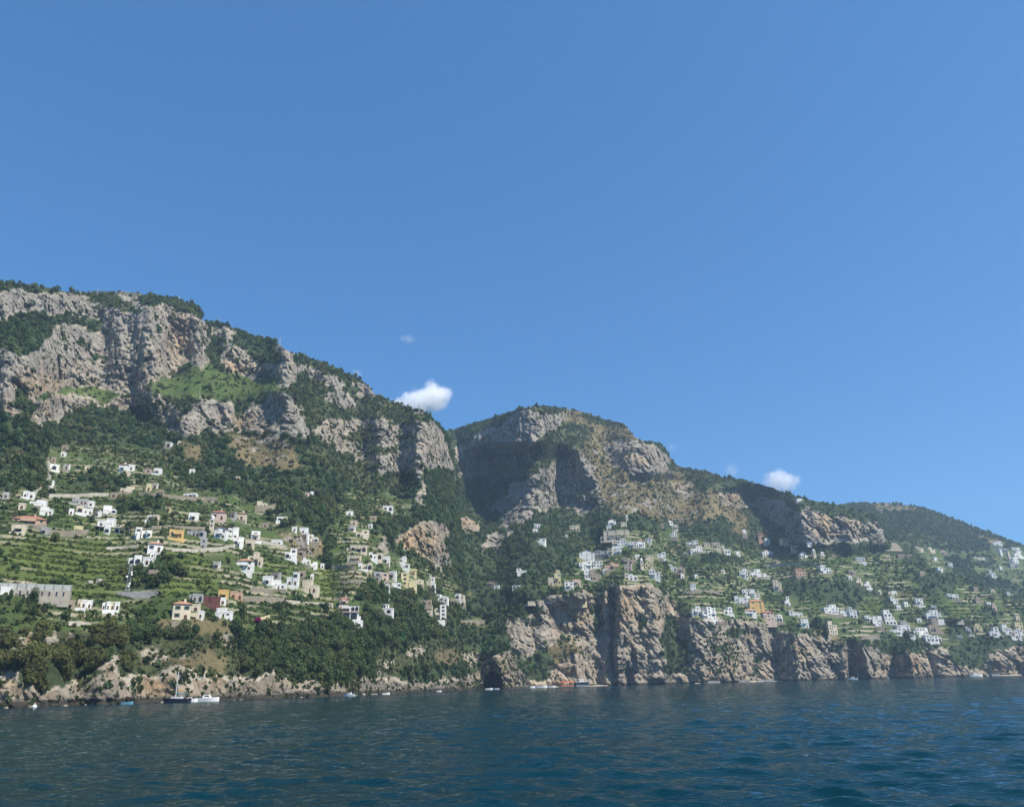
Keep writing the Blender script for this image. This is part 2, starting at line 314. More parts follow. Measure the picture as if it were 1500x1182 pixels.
    wob = 6 * fbm(P[..., 0] / 70, P[..., 1] / 70, o=3) + 1.2 * fbm(P[..., 0] / 14, P[..., 1] / 14, o=1)
    st = terr_step * np.clip(r / 480, 0.8, 1.9)
    q = (z + wob) / terr_step / 1.25
    fr = q - np.floor(q)
    ramp = 0.5 * fr / .8 * (fr < .8) + (0.5 + 0.5 * (fr - .8) / .2) * (fr >= .8)
    zt = (np.floor(q) + ramp) * terr_step * 1.25 - wob
    P[..., 2] = z + (zt - z) * tw * 0.92
    riser = tw * np.clip((fr - 0.78) * 14, 0, 1)
    # colours of the ground cover itself
    pal = np.array([[.30,.27,.23],[.036,.052,.026],[.052,.078,.027],[.060,.088,.030],[.125,.108,.062],[.055,.066,.034],[.074,.100,.032]])
    colr = pal[c]
    for ch in range(3): colr[..., ch] = blur(colr[..., ch], 1.5, 1.0)
    m = fbm(P[..., 0] / 22, P[..., 1] / 22, P[..., 2] / 12, 3)[..., None]
    bare = np.clip((fbm(P[..., 0] / 30 + 90, P[..., 1] / 30, P[..., 2] / 9, 3) - .12) * 5, 0, 1)
    terrc = (c == TERR)
    colr = colr * (1 + 0.75 * m)
    colr = np.where((terrc * bare)[..., None] > 0, colr * (1 - .6 * bare[..., None]) + np.array([.16,.14,.085]) * .6 * bare[..., None], colr)
    wallseen = np.clip((fbm(P[..., 0] / 25 + 40, P[..., 1] / 25, P[..., 2] / 4, 2) + np.where(c == VINE, -.10, .06)) * 5, 0, 1)
    stone = np.array([.27,.245,.19])
    rw = (riser * wallseen)[..., None] * (.35 if key == 'C' else 1)
    colr = colr * (1 - rw) + stone * rw
    # the stone's own tint: grey high crags, tan and ochre scars, brown sea cliffs
    base_t = np.where(Yg > 845, 1., 0.) if key != 'C' else 0 * Yg
    warm = np.zeros(Yg.shape)
    for wx, wy, rx, ry, a_ in OCHRE: warm = np.maximum(warm, a_ * np.exp(-(((Xg - wx) / rx) ** 2 + ((Yg - wy) / ry) ** 2)))
    warm = np.clip(warm * (1.3 + 2.5 * fbm(P[..., 0] / 9, P[..., 1] / 9, P[..., 2] / 12, 3)), 0, 1)
    tint_ = np.array([1.12, 1.08, 1.02]) * (1 - .0 * base_t[..., None])
    tint_ = tint_ * (1 - .5 * base_t[..., None]) + np.array([1.28, 1.14, .96]) * .5 * base_t[..., None]
    tint_ = tint_ * (1 - warm[..., None]) + np.array([1.42, 1.12, .80]) * warm[..., None]
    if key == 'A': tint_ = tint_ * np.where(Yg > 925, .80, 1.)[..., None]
    # skirts: below the water, and over the back of the ridge
    Pb = P[0].copy(); Pb[:, 2] = P[0][:, 2] - (9 if sea else 30)
    b1 = P[-1].copy(); hxy = np.stack([hx[-1], hy[-1]], -1)
    b1[:, :2] += hxy * 30; b1[:, 2] -= 8
    b2 = P[-1].copy(); b2[:, :2] += hxy * 190; b2[:, 2] -= 120
    V = np.concatenate([Pb[None], P, b1[None], b2[None]], 0)
    def ext(a): return np.concatenate([a[:1], a, a[-1:], a[-1:]], 0)
    C4 = np.concatenate([ext(colr), np.ones(V.shape[:2] + (1,))], -1)
    RK = ext(rk); VG = ext(np.clip(tw, 0, 1))
    ny = V.shape[0]
    idx = np.arange(ny * nx).reshape(ny, nx)
    quads = np.stack([idx[:-1, :-1], idx[:-1, 1:], idx[1:, 1:], idx[1:, :-1]], -1).reshape(-1, 4)
    SHEET[key] = dict(P=P, r=r, X=Xg, Y=Yg, cls=c, rk=rk, x0=x0, step=step, boty=boty, topy=topy, rows=rows, tw=tw, riser=riser, nx=nx)
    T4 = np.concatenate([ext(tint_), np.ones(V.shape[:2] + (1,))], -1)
    return V.reshape(-1, 3), quads, C4.reshape(-1, 4), RK.reshape(-1), T4.reshape(-1, 4)

def mesh_np(name, V, Fq, smooth=False):
    me = bpy.data.meshes.new(name)
    k = Fq.shape[1]
    me.vertices.add(len(V)); me.vertices.foreach_set('co', np.ascontiguousarray(V, np.float32).ravel())
    me.loops.add(Fq.size); me.loops.foreach_set('vertex_index', np.ascontiguousarray(Fq, np.int32).ravel())
    me.polygons.add(len(Fq)); me.polygons.foreach_set('loop_start', np.arange(0, Fq.size, k, dtype=np.int32))
    me.update(calc_edges=True)
    if smooth: me.polygons.foreach_set('use_smooth', np.ones(len(Fq), bool))
    return me

def add_attr(me, name, kind, data):
    a = me.attributes.new(name, kind, 'POINT')
    a.data.foreach_set('color' if 'COLOR' in kind else 'value', np.ascontiguousarray(data, np.float32).ravel())

def tag(o, label=None, cat=None, group=None, kind=None):
    if label: o['label'] = label
    if cat: o['category'] = cat
    if group: o['group'] = group
    if kind: o['kind'] = kind
    return o

def link(name, me, parent=None, mat=None):
    o = bpy.data.objects.new(name, me); COL.objects.link(o)
    if parent: o.parent = parent
    if mat: me.materials.append(mat)
    return o

# ------------------------------------------------------------------ materials
def new_mat(name):
    m = bpy.data.materials.new(name); m.use_nodes = True
    nt = m.node_tree; b = nt.nodes['Principled BSDF']
    b.inputs['Roughness'].default_value = 0.85
    b.inputs['Specular IOR Level'].default_value = 0.25
    return m, nt, b
def N(nt, t, **kw):
    n = nt.nodes.new(t)
    for k, v in kw.items():
        if k in n.inputs.keys(): n.inputs[k].default_value = v
        else: setattr(n, k, v)
    return n
def mixc(nt, f, a, b, mode='MIX'):
    n = nt.nodes.new('ShaderNodeMix'); n.data_type = 'RGBA'; n.blend_type = mode
    for s, v in ((n.inputs[0], f), (n.inputs[6], a), (n.inputs[7], b)):
        if isinstance(v, bpy.types.NodeSocket): nt.links.new(v, s)
        elif isinstance(v, (int, float)): s.default_value = v
        else: s.default_value = (*v, 1)
    return n.outputs[2]
def math_n(nt, op, a, b=None, clamp=False):
    n = nt.nodes.new('ShaderNodeMath'); n.operation = op; n.use_clamp = clamp
    for i, v in enumerate((a, b)):
        if v is None: continue
        if isinstance(v, bpy.types.NodeSocket): nt.links.new(v, n.inputs[i])
        else: n.inputs[i].default_value = v
    return n.outputs[0]
def maprange(nt, v, a, b, c=0., d=1.):
    n = nt.nodes.new('ShaderNodeMapRange'); nt.links.new(v, n.inputs[0])
    for i, q in enumerate((a, b, c, d)): n.inputs[i + 1].default_value = q
    return n.outputs[0]
def noise_n(nt, vec, scale, detail=4, rough=.6, lac=2.0):
    n = nt.nodes.new('ShaderNodeTexNoise'); nt.links.new(vec, n.inputs['Vector'])
    n.inputs['Scale'].default_value = scale; n.inputs['Detail'].default_value = detail; n.inputs['Roughness'].default_value = rough
    return n.outputs['Fac']

def terrain_material(name, warm=0.0):
    m, nt, b = new_mat(name)
    pos = nt.nodes.new('ShaderNodeNewGeometry').outputs['Position']
    a = N(nt, 'ShaderNodeAttribute', attribute_name='Col'); rk = N(nt, 'ShaderNodeAttribute', attribute_name='rock')
    mp = nt.nodes.new('ShaderNodeMapping'); nt.links.new(pos, mp.inputs['Vector']); mp.inputs['Scale'].default_value = (1, 1, 0.28)
    ml = nt.nodes.new('ShaderNodeMapping'); nt.links.new(pos, ml.inputs['Vector']); ml.inputs['Scale'].default_value = (.25, .25, 1.3)
    nb = noise_n(nt, pos, .012, 4); nm = noise_n(nt, pos, .09, 6, .7); nf = noise_n(nt, pos, .5, 5, .7)
    ns = noise_n(nt, mp.outputs[0], .11, 5, .65); nl = noise_n(nt, ml.outputs[0], .16, 4, .6)
    c = mixc(nt, maprange(nt, nm, .34, .66), (.165, .160, .149), (.335, .322, .294))
    c = mixc(nt, maprange(nt, nb, .52, .66, 0, .45), c, (.43, .36, .265))          # ochre patches
    c = mixc(nt, maprange(nt, ns, .56, .72, 0, .75), c, (.125, .118, .112))         # water streaks
    c = mixc(nt, maprange(nt, nl, .58, .72, 0, .45), c, (.15, .135, .12))           # bedding
    mv = nt.nodes.new('ShaderNodeMapping'); nt.links.new(pos, mv.inputs['Vector']); mv.inputs['Scale'].default_value = (1, 1, .45); mv.inputs['Rotation'].default_value = (.15, .22, 0)
    wv = nt.nodes.new('ShaderNodeVectorMath'); wv.operation = 'ADD'; nn = nt.nodes.new('ShaderNodeTexNoise'); nn.inputs['Scale'].default_value = .16; nn.inputs['Detail'].default_value = 4; nt.links.new(pos, nn.inputs['Vector'])
    sc_ = nt.nodes.new('ShaderNodeVectorMath'); sc_.operation = 'SCALE'; sc_.inputs['Scale'].default_value = 9; nt.links.new(nn.outputs['Color'], sc_.inputs[0]); nt.links.new(mv.outputs[0], wv.inputs[0]); nt.links.new(sc_.outputs[0], wv.inputs[1])
    vo = nt.nodes.new('ShaderNodeTexVoronoi'); vo.feature = 'DISTANCE_TO_EDGE'; vo.inputs['Scale'].default_value = .10; nt.links.new(wv.outputs[0], vo.inputs['Vector'])
    c = mixc(nt, maprange(nt, vo.outputs['Distance'], .085, .0, 0, .55), c, (.085, .08, .072))      # joints
    c = mixc(nt, maprange(nt, nf, .57, .66, 0, .75), c, (.07, .078, .05))           # tufts and lichen
    g = mixc(nt, maprange(nt, nf, .3, .7), a.outputs['Color'], mixc(nt, 1.0, a.outputs['Color'], (1.55, 1.5, 1.35), 'MULTIPLY'))
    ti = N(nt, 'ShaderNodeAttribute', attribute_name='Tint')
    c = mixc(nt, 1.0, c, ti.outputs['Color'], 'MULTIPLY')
    sep = nt.nodes.new('ShaderNodeSeparateXYZ'); nt.links.new(pos, sep.inputs[0])
    hgt_ = math_n(nt, 'ADD', sep.outputs['Z'], math_n(nt, 'MULTIPLY', math_n(nt, 'SUBTRACT', nm, .5), -2.0))
    c = mixc(nt, maprange(nt, hgt_, 2.3, 1.2), c, (.055, .050, .040))                 # wet tide mark
    f = math_n(nt, 'ADD', rk.outputs['Fac'], math_n(nt, 'MULTIPLY', math_n(nt, 'SUBTRACT', nf, .5), 1.6))
    f = maprange(nt, f, .40, .60)
    nt.links.new(mixc(nt, f, g, c), b.inputs['Base Color'])
    bump = nt.nodes.new('ShaderNodeBump'); bump.inputs['Strength'].default_value = 1.0; bump.inputs['Distance'].default_value = 2.4
    hgt = math_n(nt, 'ADD', math_n(nt, 'MULTIPLY', nm, 1.2), math_n(nt, 'MULTIPLY', nf, .6))
    nt.links.new(hgt, bump.inputs['Height']); nt.links.new(bump.outputs[0], b.inputs['Normal'])
    b.inputs['Roughness'].default_value = .95; b.inputs['Specular IOR Level'].default_value = .1
    return m
M_TERR = terrain_material('limestone_and_scrub')

shoreA = lin([(-180,262),(0,262),(60,266),(190,280),(345,296),(515,338),(600,420),(700,545),(790,560)])
shoreB = lin([(560,660),(700,650),(770,640),(860,690),(925,690),(1025,720),(1125,800),(1275,850),(1350,900),(1500,950),(1680,1000)])
def water_y(shore):
    return lambda x: 1002 - .024 * (x - 750) + F_PX * CAMZ / shore(x) * 1.12 + 1.0
topA = lin([(-180,392),(0,411),(60,420),(100,427),(150,430),(178,427),(205,431),(250,437),(280,445),(293,455),(297,470),(330,475),(365,489),(400,500),(425,516),(470,530),(515,549),(540,564),(547,575),(570,587),(605,599),(622,604),(640,619),(655,640),(662,662),(668,700),(674,760),(680,830),(690,862),(712,900),(740,914),(750,955),(772,1000),(776,1004)])
topB = lin([(560,680),(600,665),(640,642),(655,630),(680,624),(720,612),(750,602),(770,597),(790,595),(815,596),(850,603),(890,615),(915,621),(922,631),(932,642),(940,645),(965,649),(975,657),(983,672),(990,682),(1010,687),(1030,688),(1060,699),(1090,704),(1120,711),(1150,721),(1180,730),(1205,735),(1230,740),(1250,747),(1270,751),(1280,757),(1287,764),(1290,775),(1297,790),(1310,791),(1330,797),(1345,812),(1365,832),(1400,843),(1430,852),(1460,863),(1500,880),(1680,935)])
topC = lin([(1150,760),(1200,748),(1240,739),(1290,736),(1330,740),(1350,743),(1385,755),(1420,768),(1450,780),(1500,799),(1600,840),(1680,880)])

v, q, c4, rk, t4 = build_sheet('A', COVER_A, WOOD, RELIEF_A, -170, 776, 640, water_y(shoreA), shoreA, topA)
me = mesh_np('mountain', v, q, True); add_attr(me, 'Col', 'FLOAT_COLOR', c4); add_attr(me, 'rock', 'FLOAT', rk); add_attr(me, 'Tint', 'FLOAT_COLOR', t4)
tag(link('mountain', me, mat=M_TERR), kind='structure')
v, q, c4, rk, t4 = build_sheet('B', COVER_B, WOOD, RELIEF_B, 600, 1660, 440, water_y(shoreB), shoreB, topB, terr_step=3.4)
me = mesh_np('mountain', v, q, True); add_attr(me, 'Col', 'FLOAT_COLOR', c4); add_attr(me, 'rock', 'FLOAT', rk); add_attr(me, 'Tint', 'FLOAT_COLOR', t4)
tag(link('mountain', me, mat=M_TERR), kind='structure')
v, q, c4, rk, t4 = build_sheet('C', COVER_C, WOOD, RELIEF_C, 1180, 1660, 170, lambda x: topB(x) + 26 + 0 * x, lambda x: 1250 + 0 * x, topC,
                           r_top=lambda x: 1850 + 0 * x, terr_step=6.0, sea=False)
me = mesh_np('hill', v, q, True); add_attr(me, 'Col', 'FLOAT_COLOR', c4); add_attr(me, 'rock', 'FLOAT', rk); add_attr(me, 'Tint', 'FLOAT_COLOR', t4)
tag(link('hill', me, mat=M_TERR), kind='structure')
HAZE, EXPOSURE, DENOISE = 0.000135, 0.6, True
# ------------------------------------------------------------------ the sea: real waves out to the shore
def build_sea():
    ang = np.concatenate([np.radians(np.linspace(-48, 48, 1150)), np.radians(np.linspace(52, 308, 60))])
    rr = np.concatenate([[0.5, 3.0, 6.0], 9.0 * (1250 / 9.0) ** np.linspace(0, 1, 760), [1600, 2200, 3200]])
    A, R = np.meshgrid(ang, rr)
    x, y = np.sin(A) * R, np.cos(A) * R
    z = np.zeros_like(x); dx = np.zeros_like(x); dy = np.zeros_like(x)
    da = np.radians(96 / 1149.)
    g = np.random.default_rng(3)
    wind = math.radians(255)
    lam = np.geomspace(0.28, 9, 140)
    for L in lam:
        th = wind + g.normal(0, (.55 if L < 3 else .3))
        k = 2 * math.pi / L
        a = 0.0076 * (L * (.45 if L < .45 else 1) if L < 2.0 else 2.0 * (L / 2.0) ** -.45) * g.uniform(.6, 1.3)
        fade = np.clip(1.6 - 3.0 * np.maximum(R * da, R * .0066) / L * 0.9, 0, 1)
        ph = k * (x * math.cos(th) + y * math.sin(th)) + g.uniform(0, 6.28)
        # gusts: patches where a wave train is weaker or stronger
        gx, gy = g.uniform(-50, 50, 2)
        env = 0.75 + 0.5 * np.sin(x / (9 * L + 6) + gx) * np.sin(y / (11 * L + 8) + gy)
        z += a * fade * env * np.sin(ph)
        dx += a * .75 * fade * env * math.cos(th) * np.cos(ph); dy += a * .75 * fade * env * math.sin(th) * np.cos(ph)
    gust = .75 + 1.1 * (fbm(x / 60, y / 34, o=3) + .25)
    z *= gust; dx *= gust; dy *= gust
    keep = np.clip((R - 1.0) / 6, 0, 1)
    V = np.stack([x + dx * keep, y + dy * keep, z * keep], -1)
    ny, nx = A.shape
    idx = np.arange(ny * nx).reshape(ny, nx)
    idn = np.concatenate([idx, idx[:, :1]], 1)
    q = np.stack([idn[:-1, :-1], idn[1:, :-1], idn[1:, 1:], idn[:-1, 1:]], -1).reshape(-1, 4)[:, ::-1]
    me = mesh_np('sea', V.reshape(-1, 3), q, True)
    m, nt, b = new_mat('sea_water')
    pos = nt.nodes.new('ShaderNodeNewGeometry').outputs['Position']
    deep = noise_n(nt, pos, .012, 3)
    body = nt.nodes.new('ShaderNodeBsdfDiffuse'); nt.links.new(mixc(nt, maprange(nt, deep, .35, .65), (.0010, .0195, .028), (.0015, .030, .044)), body.inputs['Color'])
    gl = nt.nodes.new('ShaderNodeBsdfGlossy'); gl.inputs['Roughness'].default_value = .04; fr = nt.nodes.new('ShaderNodeFresnel'); fr.inputs['IOR'].default_value = 1.333
    mx = nt.nodes.new('ShaderNodeMixShader'); nt.links.new(math_n(nt, 'MULTIPLY', fr.outputs[0], .80), mx.inputs[0]); nt.links.new(body.outputs[0], mx.inputs[1]); nt.links.new(gl.outputs[0], mx.inputs[2])
    nt.links.new(mx.outputs[0], nt.nodes['Material Output'].inputs['Surface'])
    mp = nt.nodes.new('ShaderNodeMapping'); nt.links.new(pos, mp.inputs['Vector']); mp.inputs['Scale'].default_value = (1, 1.5, 1); mp.inputs['Rotation'].default_value = (0, 0, .4)
    n1 = noise_n(nt, mp.outputs[0], 3.2, 3, .6); n2 = noise_n(nt, mp.outputs[0], .45, 3, .55)
    bump = nt.nodes.new('ShaderNodeBump'); bump.inputs['Strength'].default_value = .9; bump.inputs['Distance'].default_value = .16
    nt.links.new(math_n(nt, 'ADD', math_n(nt, 'MULTIPLY', n1, .40), math_n(nt, 'MULTIPLY', n2, 1.0)), bump.inputs['Height'])
    for q in (gl, fr): nt.links.new(bump.outputs[0], q.inputs['Normal'])
    nt.nodes.remove(b)
    tag(link('sea', me, mat=m), kind='structure')
build_sea()
